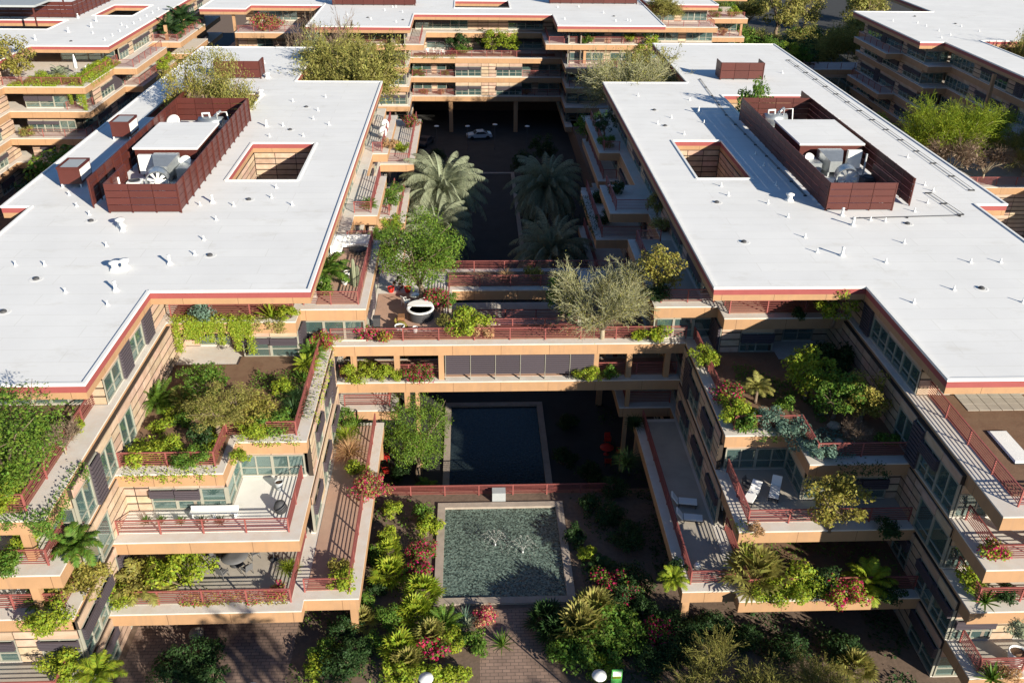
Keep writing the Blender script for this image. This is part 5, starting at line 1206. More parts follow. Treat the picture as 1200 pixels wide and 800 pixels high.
vine(-24.2, 36.4, -24.2, 41.0, 13.2, .9, 'green vine along the side kerb of the feathery tree terrace', 'leaf_green', dens=120)
vine(-24, 44.4, -18.4, 44.4, 9.9, .7, 'sparse green vine over the front kerb of the sunlit terrace garden', dens=70)
vine(-17.6, 47.6, -13.8, 47.6, 9.9, .5, 'sparse vine over the glazed room below the sunlit terrace garden', dens=60)
vine(-13.45, 50, -13.45, 59, 9.9, .8, 'sparse vine along the side kerb of the sunlit terrace garden', dens=35)
vine(-20.5, 40.4, -14.2, 40.4, 3.36, .6, 'red-tinged vine threaded along the round-table balcony railing', 'leaf_yellow', .10, dens=150)
vine(13.6, 43, 13.6, 39.7, 6.6, .5, 'short vine at the corner of the loungers\' balcony', dens=60)
vine(14.2, 39.9, 20.5, 39.9, 3.36, .6, 'magenta-flecked vine spilling over the lowest planted balcony\'s kerb', 'leaf_lime', .16, dens=150)
vine(19.5, 43.7, 22.5, 43.7, 9.9, .7, 'dark vine over the front kerb of the half-shaded terrace garden', 'leaf_dark', dens=110)
vine(15.6, 47.2, 17.4, 47.2, 9.9, .5, 'green vine at the half-shaded garden\'s glazed corner', 'leaf_green', dens=90)
vine(-65, 126, -58, 126, 13.3, .9, 'green hedge along the corner terrace front of the parasol block', 'leaf_lime', nm='trailing_hedge', depth=1.6, dens=420)
vine(-57.2, 126.2, -55.2, 126.2, 13.2, 5.2, 'long green vine hanging two storeys from the corner terrace', 'leaf_lime', dens=260)
vine(-55.2, 127, -55.2, 140, 13.4, 1.0, 'green hedge along the corner terrace side of the parasol block', 'leaf_lime', nm='trailing_hedge', depth=1.6, dens=420)
vine(-24, 155, -13.5, 155, 13.2, 2.0, 'curtain of green vine hanging below the far wing\'s eave', 'leaf_olive', dens=150)
vine(-12.6, 161, -5, 161, 9.95, .5, 'low planting along the far block\'s roof terrace kerb', 'leaf_olive', dens=90)
vine(9.2, 92, 9.2, 80.5, 9.9, .9, 'dark vine along the wide shaded balcony\'s kerb', 'leaf_dark', dens=70)
vine(-9.2, 62, -9.2, 75, 3.3, 1.2, 'green vine along the lower sunlit court walkway', 'leaf_green', dens=80)
cover([(-24.2, -18.6, 45.4, 52)], 10.0, 5500, 'leaf_lime', 'low lime ground cover over the sunlit terrace garden soil', seed=2, L=.2)
cover([(-18.4, -14.5, 48.6, 57)], 10.0, 3200, 'leaf_green', 'low green ground cover beside the sunlit garden\'s side railing', seed=3)
cover([(14.5, 20.5, 48.6, 56)], 10.0, 5000, 'leaf_green', 'low green ground cover in the half-shaded terrace garden', seed=4)
cover([(17, 21, 44.6, 49.5)], 10.0, 2600, 'leaf_blue', 'low blue-green ground cover near the half-shaded garden\'s front railing', seed=5)
cover([(-12.8, -6.0, 60.8, 61.7), (3, 12.6, 60.8, 61.7)], 9.98, 900, 'leaf_dry', 'dry ground cover in the footbridge bed', seed=6, L=.12, h=.15)
cover([(-4.8, 6.2, 70.2, 72.5)], 9.98, 500, 'leaf_dry', 'dry ground cover in the footbridge\'s rear bed', seed=7, L=.12, h=.15)
cover([(-14, -5.8, 36, 54.4)], 0, 3200, 'leaf_green', 'green ground cover among the pool garden palms', seed=8, L=.2, h=.3)
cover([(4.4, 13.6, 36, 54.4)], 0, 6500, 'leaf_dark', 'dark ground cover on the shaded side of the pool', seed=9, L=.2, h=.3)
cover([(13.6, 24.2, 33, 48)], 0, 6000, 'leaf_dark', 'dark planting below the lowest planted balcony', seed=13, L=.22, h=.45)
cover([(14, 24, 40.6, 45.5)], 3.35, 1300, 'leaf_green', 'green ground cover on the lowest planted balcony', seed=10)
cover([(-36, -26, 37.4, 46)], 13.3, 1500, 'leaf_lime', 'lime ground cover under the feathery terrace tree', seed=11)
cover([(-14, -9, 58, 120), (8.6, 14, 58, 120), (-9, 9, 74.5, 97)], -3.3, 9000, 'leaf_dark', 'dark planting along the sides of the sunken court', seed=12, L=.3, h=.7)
# ------------------------------------------------------------------ roof fittings and objects
LV = [(-35.28, 60.17, 'p'), (-33.25, 60.15, 'p'), (-32.92, 57.88, 'd'), (-30.13, 55.75, 'p'), (-26.69, 53.8, 'p'), (-26.9, 56.01, 't'), (-28.06, 59.36, 'f'), (-27.47, 59.69, 'f'), (-24.52, 60.29, 't'), (-23.16, 61.88, 'p'), (-22.05, 61.77, 'd'), (-23.22, 64.71, 'p'), (-30.08, 63.53, 'p'), (-29.89, 66.58, 't'), (-32.98, 52.97, 'd'), (-36.97, 74.54, 'p'), (-35.33, 71.84, 'p'), (-33.61, 69.91, 'p'), (-33.04, 68.62, 'd'), (-30.35, 67.52, 'f'), (-25.38, 72.04, 'p'), (-24.52, 72.7, 't'), (-22.58, 71.9, 'p'), (-21.65, 73.36, 'd'), (-19.82, 73.77, 'p'), (-17.78, 72.0, 'p'), (-19.87, 76.25, 'p'), (-23.26, 68.73, 'p'), (-23.32, 105.38, 'p'), (-21.43, 103.04, 'd'), (-19.89, 101.48, 'p'), (-22.7, 95.48, 'p'), (-21.71, 94.01, 'd'), (-19.96, 91.67, 'p'), (-17.91, 95.83, 'p'), (-19.89, 98.02, 'p'), (-24.38, 95.26, 't'), (-27.56, 108.32, 'f'), (-28.43, 117.01, 'f'), (-30.45, 125.42, 'p'), (-23.36, 91.56, 'p'), (-19.85, 107.36, 'p')]
RV = [(23.2, 64.73, 'p'), (23.17, 61.85, 'p'), (24.85, 61.2, 't'), (27.68, 59.93, 'p'), (30.59, 63.52, 'p'), (34.05, 59.85, 'p'), (36.31, 59.83, 'p'), (30.6, 55.29, 'p'), (26.89, 53.33, 'p'), (34.43, 53.3, 'p'), (18.12, 63.87, 'd'), (32.67, 55.49, 'd'), (19.47, 76.55, 'p'), (19.5, 74.14, 'p'), (22.44, 72.17, 'p'), (24.53, 72.92, 'f'), (18.09, 72.47, 'd'), (23.18, 69.01, 'p'), (27.84, 69.36, 't'), (27.95, 67.23, 't'), (29.81, 68.27, 'p'), (30.94, 68.01, 'p'), (34.36, 70.22, 'p'), (36.37, 72.23, 'p'), (38.24, 75.22, 'p'), (38.13, 76.71, 'p'), (40.05, 84.81, 'p'), (32.58, 67.5, 'd'), (24.51, 76.76, 'p'), (24.99, 82.28, 'p'), (25.18, 85.8, 'p'), (22.58, 96.86, 'p'), (22.86, 100.91, 't'), (23.1, 106.55, 'p'), (19.48, 92.56, 'p'), (38.57, 120.74, 'p'), (17.24, 108.49, 'p'), (19.38, 98.88, 'p'), (18.04, 102.07, 'd'), (18.07, 95.73, 'd'), (17.41, 96.5, 'p')]
vents(LB, LB.roofo, LV); vents(RB, RB.roofo, RV)
q = random.Random(5)
vents(NB, NB.roofo, [(-56.5, 140+3.3*i, 'p') for i in range(9)]+[(-62, 150, 't'), (-64, 146, 't'), (-63, 155, 't'), (-60, 145, 'p'), (-61, 139, 'd'), (-67, 158, 't'), (-66.5, 140, 't'), (-58, 152, 'p')])
vents(BK, BK.roofo, [(-24+q.uniform(0, 10), 154+q.uniform(0, 18), 'p') for i in range(7)]+[(13+q.uniform(0, 14), 156+q.uniform(0, 18), 'p') for i in range(7)]+[(-20, 160, 'd'), (22, 163, 'd'), (-14, 158, 'd')])
vents(RN, RN.roofo, [(73+q.uniform(0, 12), 105+q.uniform(0, 20), 'p') for i in range(6)]+[(70+q.uniform(0, 12), 144+q.uniform(0, 24), 'p') for i in range(8)]+[(80, 158, 'd'), (76, 165, 'd')])
def conduit(roof, pts, gap=.45):
    (x0, y0), (x1, y1) = pts; L = math.hypot(x1-x0, y1-y0); d = ((x1-x0)/L, (y1-y0)/L); nx, ny = -d[1], d[0]
    for s in (0, gap):
        m = MB(); m.tube([(x0+nx*s, y0+ny*s, RZ+.10), (x1+nx*s, y1+ny*s, RZ+.10)], .02, 6); m.build('conduit', 'dark_grey', roof)
    n = max(2, int(L/3.6))
    for i in range(n+1):
        t = i/n; x = x0+(x1-x0)*t+nx*gap/2; y = y0+(y1-y0)*t+ny*gap/2
        link('support_block', SB, roof, (x, y, RZ+.045), (0, 0, math.atan2(ny, nx)), (gap+.15, .11, .09))
SB = unit_box('support_block', 'black')
for a, b in (((41.6, 128.6), (41.55, 75.3)), ((37.3, 74.6), (37.7, 69.4)), ((37.7, 69.2), (28.5, 68.6)), ((26.6, 117), (25.75, 100)), ((25.75, 99.9), (26.2, 74))): conduit(RB.roofo, (a, b), .45 if a[0] > 30 and a[1] > 69.3 else .12)
# floors of the planted roof courts
for bb, x0, x1 in ((LB, -37.9, -27.6), (RB, 27.6, 37.9)): bb.floor([(x0, x1, 98.6, 108.8)], 9.9, 'soil', 'planting_bed')
# screened roof plant
SP = unit_box('screen_panel', 'brown_metal')
def screen_wall(root, axis, c, a0, a1, z0=RZ+.12, z1=RZ+2.5, rows=4):
    n = max(1, round(abs(a1-a0)/1.95)); w_ = (a1-a0)/n; h = (z1-z0)/rows
    for i in range(n):
        for j in range(rows):
            a = a0+(i+.5)*w_; z = z0+(j+.5)*h
            p, sc = ((c, a, z), (.07, abs(w_)-.04, h-.045)) if axis == 'x' else ((a, c, z), (abs(w_)-.04, .07, h-.045))
            link('screen_panel', SP, root, p, None, sc)
    for i in range(n+1):
        a = a0+i*w_; m = MB()
        if axis == 'x': m.box(c-.05+.09, a-.04, RZ, c+.05+.09, a+.04, z1-.05)
        else: m.box(a-.04, c+.05, RZ, a+.04, c+.15, z1-.05)
        m.build('screen_post', 'brown_metal', root)
def lthing(name, label, cat, loc, rz=0, group=None): return thing(name, label, cat, loc, group, rz)
def lp(mb, name, mats, root):
    o = bpy.data.objects.new(name, mb.mesh(name, [mats] if isinstance(mats, str) else mats)); C.objects.link(o); o.parent = root; return o
def fan_unit(loc, label, rz):
    t = lthing('exhaust_fan', label, 'fan', loc, rz)
    def cyl(prof, n=20, m=0): # axis along -y
        mb = MB(); mb.ring([[(r*math.cos(6.2832*i/n), y, 1.0+r*math.sin(6.2832*i/n)) for i in range(n)] for r, y in prof], m, cap=False); return mb
    lp(cyl([(.98, -.75), (.86, -.72), (.86, .6), (.98, .62), (.98, -.0), (.96, -.6), (.98, -.75)]), 'housing', 'galvanised', t)
    h = MB(); h.ring([[(.24*math.cos(6.2832*i/12), y, 1.0+.24*math.sin(6.2832*i/12)) for i in range(12)] for y in (-.68, -.2)]); lp(h, 'hub', 'white_paint', t)
    for i in range(9):
        a = 6.2832*i/9; b = MB(); d = Vector((math.cos(a), 0, math.sin(a))); s = Vector((-math.sin(a), .5, math.cos(a))); c0 = Vector((0, -.52, 1.0))
        b.quad(c0+d*.22-s*.08, c0+d*.22+s*.08, c0+d*.82+s*.15, c0+d*.82-s*.15); lp(b, 'blade', 'white_paint', t)
    g = MB(); g.box(-.98, -.7, -.0, .98, -.5, .14); g.box(-.98, .3, 0, .98, .5, .14); g.box(-.9, -.62, .14, -.75, .42, .45); g.box(.75, -.62, .14, .9, .42, .45); lp(g, 'stand', 'grey_paint', t)
    mo = MB(); mo.box(.55, -.55, 0.14, 1.15, .1, .6); lp(mo, 'motor', 'galvanised', t)
def condenser(loc, label, dark=False, s=1., group=None):
    t = lthing('condenser_unit', label, 'air conditioner', loc, .05, group); c = 'dark_grey' if dark else 'white_paint'
    b = MB(); e = .55*s; b.box(-e, -e, .08, e, e, 1.25*s); lp(b, 'cabinet', c, t)
    for sd in range(2):
        b = MB()
        for i in range(9):
            z = .2+i*.11*s
            if sd == 0: b.box(-e*.85, -e-.025, z, e*.85, -e-.004, z+.05*s)
            else: b.box(e+.004, -e*.85, z, e+.025, e*.85, z+.05*s)
        lp(b, 'grille', 'grey_paint' if not dark else 'black', t)
    b = MB(); b.lathe(0, 0, [(.46*s, 1.25*s), (.46*s, 1.33*s), (.40*s, 1.33*s), (.40*s, 1.27*s), (.1*s, 1.30*s)], 16); lp(b, 'fan_guard', 'dark_grey', t)
def dish(loc, label, rz, r=.55):
    t = lthing('satellite_dish', label, 'satellite dish', loc, rz); b = MB()
    d = Vector((0, -.75, .66)).normalized(); a = Vector((1, 0, 0)); c = d.cross(a); o = Vector((0, 0, 1.3))
    b.ring([[o+d*(.22*k*k-.05)+(a*math.cos(6.2832*i/18)+c*math.sin(6.2832*i/18))*r*k for i in range(18)] for k in (.02, .35, .7, 1.)]+[[o+d*(.22-.09)+(a*math.cos(6.2832*i/18)+c*math.sin(6.2832*i/18))*r*1. for i in range(18)]], cap=False); lp(b, 'reflector', 'white_paint', t)
    b = MB(); b.tube([(0, 0, 0), (0, .1, 1.2), o], .045, 6); lp(b, 'mast', 'grey_paint', t)
    b = MB(); b.tube([o-c*r*.9, o+d*.65], .02, 4); lp(b, 'feed_arm', 'grey_paint', t)
def plant_room(s, label, X0, X1, y0, y1, xo, L):
    """brown slatted screen round the equipment; s = side, xo = outer wall"""
    t = thing('plant_screen', label, 'screen', ((X0+X1)/2, y0, RZ))
    screen_wall(t, 'y', y0, X0, X1); xin = X1 if s < 0 else X0
    screen_wall(t, 'x', xin, y0+.05, y1); screen_wall(t, 'x', xo, y0+1.2, y1+3.2); screen_wall(t, 'y', y1, min(xin, xo), max(xin, xo))
    xn = X0 if s < 0 else X1
    screen_wall(t, 'x', xn, y0+.05, y0+5)
    return t
plant_room(-1, 'brown slatted plant screen beside two small brown roof boxes', -32.2, -26.5, 70.3, 97.2, -33.9, 1)
plant_room(1, 'brown slatted plant screen beside the roof conduit run', 26.8, 32.4, 70.4, 98.0, 34.4, 1)
def lift_house(x0, x1, y0, y1, label):
    t = thing('plant_house', label, 'plant house', ((x0+x1)/2, y0, RZ))
    m = MB(); m.box(x0+.12, y0+.12, RZ-.02, x1-.12, y1-.12, RZ+2.3); m.build('wall', 'brown_metal', t)
    m = MB(); m.box(x0, y0, RZ+2.25, x1, y1, RZ+2.42); m.build('roof', 'white_roof', t)
lift_house(-33.0, -27.3, 80.0, 88.2, 'white-topped plant house inside the screen beside the two brown boxes')
lift_house(27.8, 34.0, 81.4, 89.6, 'white-topped plant house inside the screen beside the conduit run')
fan_unit((-29.7, 75.6, RZ), 'round galvanised exhaust fan beside a white condenser', .25); fan_unit((30.6, 76.3, RZ), 'round galvanised exhaust fan beside a dark condenser', -.2)
condenser((-31.3, 74.6, RZ), 'white condenser unit beside a round exhaust fan'); condenser((32.0, 75.0, RZ), 'dark condenser unit beside a round exhaust fan', True, 1.1)
dish((-28.3, 79.3, RZ), 'white satellite dish in front of a white-topped plant house', -.3, .62); dish((-33.0, 92.4, RZ), 'white satellite dish at the screen corner near the roof court trees', -.2, .7); dish((28.5, 80.3, RZ), 'white satellite dish beside the duct near the conduit-run roof', .4, .55)
def duct(x, y, label, s):
    t = lthing('air_duct', label, 'duct', (x, y, RZ)); b = MB()
    b.ring([[(-.55, -.6, .55), (.55, -.6, .55), (.55, -.6, 1.55), (-.55, -.6, 1.55)], [(-1.1, .9, .4), (1.1, .9, .4), (1.1, .9, 2.1), (-1.1, .9, 2.1)], [(-1.1, 1.6, .4), (1.1, 1.6, .4), (1.1, 1.6, 2.1), (-1.1, 1.6, 2.1)]], smooth=False); lp(b, 'transition', 'galvanised', t)
    b = MB(); b.box(s*1.2, -.4, .2, s*2.3, 2.2, 1.3); lp(b, 'side_duct', 'galvanised', t)
    b = MB(); b.box(-.5, -.3, 0, -.35, 1.4, .5); b.box(.35, -.3, 0, .5, 1.4, .5); lp(b, 'support', 'grey_paint', t)
duct(-29.9, 78.0, 'galvanised duct transition between the white cabinet and the satellite dish', 1); duct(30.5, 79.4, 'galvanised duct transition beside the white cabinet and dark condenser', -1)
def cabinet(x, y, label, w_=1.3):
    t = lthing('electrical_cabinet', label, 'cabinet', (x, y, RZ)); b = MB(); b.box(-w_/2, -.2, .3, w_/2, .2, 2.0); lp(b, 'case', 'white_paint', t)
    b = MB(); b.box(-w_/2+.06, -.225, .36, -.02, -.204, 1.94); lp(b, 'door', 'white_paint', t); b = MB(); b.box(.02, -.225, .36, w_/2-.06, -.204, 1.94); lp(b, 'door', 'white_paint', t)
    b = MB(); b.box(-.5, -.1, 0, -.42, .1, .3); b.box(.42, -.1, 0, .5, .1, .3); lp(b, 'leg', 'grey_paint', t)
cabinet(-31.7, 79.3, 'white electrical cabinet against the plant house wall by the white condenser'); cabinet(32.9, 80.8, 'white electrical cabinet against the plant house wall by the dark condenser')
def chiller(x, y, label):
    t = lthing('pump_skid', label, 'machinery', (x, y, RZ)); b = MB()
    b.ring([[(xx, .65*math.cos(6.2832*i/14), 1.1+.65*math.sin(6.2832*i/14)) for i in range(14)] for xx in (-1.3, 1.1)]); lp(b, 'tank', 'galvanised', t)
    b = MB(); b.tube([(-.9, 0, 1.6), (-.9, 0, 2.1), (-.2, 0, 2.1), (-.2, 0, 1.6)], .12, 8); lp(b, 'pipe', 'white_paint', t)
    b = MB(); b.tube([(.5, -.4, .1), (.7, -.3, 2.3), (1.6, -.2, 2.3), (1.9, 0, .1)], .07, 6); lp(b, 'pipe', 'white_paint', t)
    b = MB(); b.tube([(.2, .2, 1.7), (.9, .5, 2.2)], .16, 8); lp(b, 'valve', 'galvanised', t); b = MB(); b.box(-1.4, -.6, 0, 1.3, .6, .45); lp(b, 'base', 'grey_paint', t)
chiller(-29.2, 92.6, 'silver tank with white pipes behind the plant house near the olive trees'); chiller(29.6, 94.4, 'silver tank with white pipes behind the plant house near the conduit run')
for x, y, hgt, lab in ((-32.1, 73.3, 2.0, 'white upright flue pipe inside the screen by the white condenser'), (33.0, 78.4, 2.4, 'thin upright flue pipe inside the screen by the dark condenser')):
    m = MB(); m.tube([(x, y, RZ), (x, y, RZ+hgt)], .09, 10); m.lathe(x, y, [(.2, RZ), (.12, RZ+.1), (.095, RZ+.12)], 10); tag(m.build('flue_pipe', 'white_paint' if x < 0 else 'grey_paint'), lab, 'pipe')
def roof_box(x, y, label):
    t = thing('roof_box', label, 'roof box', (x, y, RZ)); b = MB(); b.box(-.9, -1.3, .35, .9, 1.3, 1.75)
    lp(b, 'screen', 'brown_metal', t); b = MB(); b.box(-.72, -1.12, 1.70, .72, 1.12, 1.80); lp(b, 'unit_top', 'grey_paint', t); b = MB(); b.box(.86, -1.1, .6, .95, 1.1, 1.6); lp(b, 'side_panel', 'white_paint', t)
    b = MB(); b.box(-.95, -1.35, 1.66, .95, -1.28, 1.86); b.box(-.95, 1.28, 1.66, .95, 1.35, 1.86); b.box(-.95, -1.27, 1.66, -.88, 1.27, 1.86); b.box(.88, -1.27, 1.66, .95, 1.27, 1.86); lp(b, 'rim', 'brown_metal', t)
    for sx in (-.8, .8):
        for sy in (-1.2, 1.2): b = MB(); b.box(sx-.06, sy-.06, 0, sx+.06, sy+.06, .36); lp(b, 'leg', 'white_paint', t)
roof_box(-37.4, 77.6, 'small brown slatted box nearer the roof corner notch'); roof_box(-37.7, 91.6, 'small brown slatted box nearer the roof court trees')
def far_screen(x0, x1, y, label):
    t = thing('roof_screen', label, 'screen', ((x0+x1)/2, y, RZ)); screen_wall(t, 'y', y, x0, x1, RZ+.15, RZ+2.2, 2); screen_wall(t, 'x', x0, y, y+2.4, RZ+.15, RZ+2.2, 2); screen_wall(t, 'x', x1, y, y+2.4, RZ+.15, RZ+2.2, 2)
    m = MB(); m.box(x0+.3, y+.4, RZ, x1-.3, y+2.2, RZ+1.7); m.build('housing', 'grey_paint', t)
far_screen(-34.8, -29.2, 116.4, 'small brown screen behind the roof court trees'); far_screen(29.2, 34.7, 116.9, 'small brown screen near the far end of the conduit run')
far_screen(-27.5, -12.8, 172.5, 'long brown screen on the far block above the vine curtain'); far_screen(11.9, 28.0, 176.0, 'long brown screen on the far block beside the golden tree')
t = thing('plant_screen', 'brown plant screen with a flat blue-grey canopy on the parasol block', 'screen', (-74, 160, RZ))
screen_wall(t, 'x', -67.5, 158, 190); screen_wall(t, 'y', 158, -80, -67.5); m = MB(); m.box(-86, 150, RZ+2.9, -70, 163, RZ+3.2); m.build('canopy', 'grey_paint', t)
for x, y in ((-70.5, 150.5), (-84, 150.5), (-70.5, 162)): m = MB(); m.box(x-.1, y-.1, RZ, x+.1, y+.1, RZ+2.95); m.build('post', 'brown_metal', t)
far_screen(82, 95, 134, 'brown roof screen on the dark-glazed block'); 
# ------------------------------------------------------------------ furniture
def chair(loc, label, rz, col='dark_grey', group=None, seat=None):
    t = lthing('chair', label, 'chair', loc, rz, group); b = MB(); b.box(-.26, -.26, .40, .26, .26, .47); lp(b, 'seat', seat or col, t)
    b = MB(); b.ring([[(-.26, .22, .47), (.26, .22, .47), (.26, .27, .47), (-.26, .27, .47)], [(-.25, .32, .95), (.25, .32, .95), (.25, .36, .95), (-.25, .36, .95)]], smooth=False); lp(b, 'backrest', col, t)
    for sx in (-.23, .23):
        for sy in (-.23, .23): b = MB(); b.tube([(sx, sy, .41), (sx*1.15, sy*1.15, 0)], .022, 5); lp(b, 'leg', col, t)
    for sx in (-.28, .28): b = MB(); b.tube([(sx, -.22, .42), (sx, -.24, .66), (sx, .28, .68)], .02, 5); lp(b, 'armrest', col, t)
    return t
def round_table(loc, label, r, h, top, leg):
    t = lthing('round_table', label, 'table', loc); b = MB(); b.lathe(0, 0, [(r*.97, h-.05), (r, h-.03), (r, h), (r*.35, h+.004), (.02, h+.005)], 24); lp(b, 'tabletop', top, t)
    b = MB(); b.lathe(0, 0, [(r*.45, 0), (r*.4, .05), (.07, .09), (.06, h-.1), (r*.3, h-.05)], 12); lp(b, 'pedestal', leg, t)
def lounger(loc, label, rz, group=None):
    t = lthing('sun_lounger', label, 'lounger', loc, rz, group); b = MB(); b.box(-.33, -.95, .26, .33, .35, .33); lp(b, 'frame', 'dark_grey', t)
    b = MB(); b.box(-.31, -.92, .331, .31, .33, .43); lp(b, 'cushion', 'white_fabric', t)
    b = MB(); b.ring([[(-.31, .36, .34), (.31, .36, .34), (.31, .45, .30), (-.31, .45, .30)], [(-.31, .80, .92), (.31, .80, .92), (.31, .89, .87), (-.31, .89, .87)]], smooth=False); lp(b, 'backrest', 'white_fabric', t)
    for sx in (-.28, .28):
        for sy in (-.85, .3): b = MB(); b.box(sx-.03, sy-.03, 0, sx+.03, sy+.03, .27); lp(b, 'leg', 'dark_grey', t)
def pot(loc, label, r, h, mt, cat='pot', plantm=None):
    t = lthing('plant_pot', label, cat, loc); b = MB(); b.lathe(0, 0, [(r*.66, 0), (r*.9, h*.5), (r, h), (r*.88, h), (r*.84, h*.85)], 18, cap=False); lp(b, 'bowl', mt, t)
    b = MB(); b.lathe(0, 0, [(r*.86, h*.84), (.02, h*.86)], 18); lp(b, 'soil', 'soil', t)
L1, L2, L3, L4 = 13.23, 9.94, 6.64, 3.34
t = lthing('corner_sofa', 'white L-shaped outdoor sofa on the balcony at the roof corner', 'sofa', (-12.9, 70.6, L1)); b = MB(); b.box(-1.6, .0, .1, 1.5, .85, .42); lp(b, 'seat', 'white_fabric', t)
b = MB(); b.box(-1.6, .62, .42, 1.5, .9, .85); lp(b, 'backrest', 'white_fabric', t); b = MB(); b.box(-1.6, -1.5, .1, -.75, -.01, .42); lp(b, 'chaise', 'white_fabric', t); b = MB(); b.box(-1.6, -1.45, .421, -1.35, .6, .8); lp(b, 'side_rest', 'white_fabric', t)
for x, y in ((-1.5, -1.4), (-.85, -1.4), (1.4, .1), (1.4, .75), (-1.5, .75)): b = MB(); b.box(x-.04, y-.04, 0, x+.04, y+.04, .1); lp(b, 'foot', 'black', t)
round_table((-12.3, 69.4, L1), 'low black round table before the white corner sofa', .75, .42, 'black', 'dark_grey')
t = lthing('columnar_cactus', 'tall pale columnar cactus behind the sofa balcony railing', 'cactus', (-11.9, 63.2, L1))
for i, (x, y, hh) in enumerate(((0, 0, 2.3), (.28, .1, 1.7), (-.2, .25, 1.4))):
    b = MB(); n = 16; b.ring([[(x+rr*(1 if k % 2 else .72)*math.cos(6.2832*k/n), y+rr*(1 if k % 2 else .72)*math.sin(6.2832*k/n), z) for k in range(n)] for rr, z in ((.12, 0), (.15, hh*.4), (.14, hh*.85), (.07, hh))], smooth=False); lp(b, 'stem', 'leaf_grey', t)
for i, y in enumerate((65.2, 64.4, 63.6)): pot((-12.7, y, L1), ['round white pot farthest along the sofa balcony', 'round white pot in the middle of the sofa balcony row', 'round white pot nearest the sofa balcony front railing'][i], .26, .35, 'white_paint')
t = lthing('hot_tub', 'round hot tub with white rim and folded cover on the patio', 'hot tub', (-7.0, 64.2, L2)); b = MB(); b.lathe(0, 0, [(.98, 0), (1.04, .1), (1.04, .8)], 28, cap=False); lp(b, 'side', 'dark_grey', t)
b = MB(); b.lathe(0, 0, [(1.04, .79), (1.11, .84), (1.09, .92), (.90, .92), (.86, .7)], 28, cap=False); lp(b, 'rim', 'white_paint', t); b = MB(); b.lathe(0, 0, [(.88, .74), (.02, .74)], 28); lp(b, 'water', 'dark_water', t)
b = MB(); n = 20; b.ring([[(1.02*math.cos(math.pi*i/n), .1+.97*math.sin(math.pi*i/n)*1, .95+.1*z) for i in range(n+1)] for z in (0, 1.2)]); lp(b, 'cover', 'white_fabric', t)
b = MB(); b.box(-1.9, -1.3, 0, -1.25, -.2, .28); b.box(-1.75, -.9, .28, -1.25, -.2, .5); lp(b, 'step', 'wood', t)
round_table((-7.6, 66.9, L2), 'small glass bistro table on the hot tub patio', .45, .72, 'galvanised', 'grey_paint')
for i, (x, y, rz) in enumerate(((-8.3, 66.3, -.9), (-7.1, 66.1, .6), (-6.9, 67.4, 2.4))): chair((x, y, L2), ['white bistro chair facing the wall by the patio table', 'white bistro chair nearest the hot tub', 'white bistro chair beside the patio tree trunk'][i], rz+3.14, 'white_paint')
pot((-8.5, 61.8, L2), 'white pedestal bowl between the hot tub and the footbridge railing', .4, .6, 'white_paint', 'bowl'); pot((-7.3, 61.75, L2), 'slim white jar between the hot tub and the railing', .2, .5, 'white_paint', 'jar')
t = lthing('carved_sculpture', 'golden carved wooden figure by the hot tub steps', 'sculpture', (-8.8, 62.6, L2)); b = MB(); b.tube([(0, 0, 0), (.05, 0, .3), (.3, -.05, .55), (.6, -.1, .45), (.85, -.1, .05)], [.16, .15, .14, .12, .1], 8); lp(b, 'body', 'leaf_yellow', t); b = MB(); b.tube([(0, 0, .3), (-.1, .05, .6), (-.05, .05, .8)], [.1, .1, .06], 7); lp(b, 'head', 'leaf_yellow', t)
o = shrub_mesh(77, .55, 1.6, 12, 60, .12, .2).mesh('decorated_tree', ['leaf_dark', 'flower_red', 'bark']); tag(link('decorated_tree', o, None, (-9.0, 69.2, L2)), 'small red-decorated conifer by the patio wall', 'tree')
pot((-9.7, 68.9, L2), 'red planter left of the decorated conifer, beside the wall', .3, .45, 'red_paint'); pot((-8.3, 68.9, L2), 'red planter between the decorated conifer and the tree trunk', .3, .45, 'red_paint')
m = MB(); m.box(-10.6, 62.6, L2, -10.1, 63.1, L2+.75); m.box(-10.65, 62.55, L2+.75, -10.05, 63.15, L2+.82); tag(m.build('side_table', 'dark_grey'), 'dark square side table against the patio wall', 'table')
round_table((-17.9, 43.6, L4), 'round grey slatted dining table on the shrub-filled balcony', .85, .74, 'mid_grey', 'dark_grey')
for i in range(5):
    a = 6.2832*i/5+.5; chair((-17.9+1.25*math.cos(a), 43.6+1.25*math.sin(a), L4), ['grey dining chair on the wall side of the round table', 'grey dining chair at the lime bush end of the round table', 'grey dining chair beside the lime bush', 'grey dining chair on the railing side of the round table', 'grey dining chair at the open end of the round table'][i], a-math.pi/2, 'mid_grey')
t = lthing('patio_umbrella', 'closed charcoal patio umbrella beside the round dining table', 'umbrella', (-15.6, 44.0, L4)); b = MB(); b.lathe(0, 0, [(.3, 0), (.3, .08), (.04, .1), (.03, 2.3)], 12); lp(b, 'pole', 'dark_grey', t); b = MB(); n = 16; b.ring([[(rr*(1 if k % 2 else .55)*math.cos(6.2832*k/n), rr*(1 if k % 2 else .55)*math.sin(6.2832*k/n), z) for k in range(n)] for rr, z in ((.2, .9), (.16, 1.5), (.05, 2.28))]); lp(b, 'canopy', 'dark_grey', t)
t = lthing('bench_planter', 'long white bench under the windows of the white-decked balcony', 'bench', (-18.9, 44.35, L3)); b = MB(); b.box(-1.45, -.25, .32, 1.45, .25, .42); lp(b, 'seat', 'white_paint', t)
for x in (-1.3, 0, 1.3): b = MB(); b.box(x-.06, -.22, 0, x+.06, .22, .32); lp(b, 'leg', 'white_paint', t)
b = MB(); b.box(-1.45, .2, .421, 1.45, .26, .62); lp(b, 'backrest', 'white_paint', t)
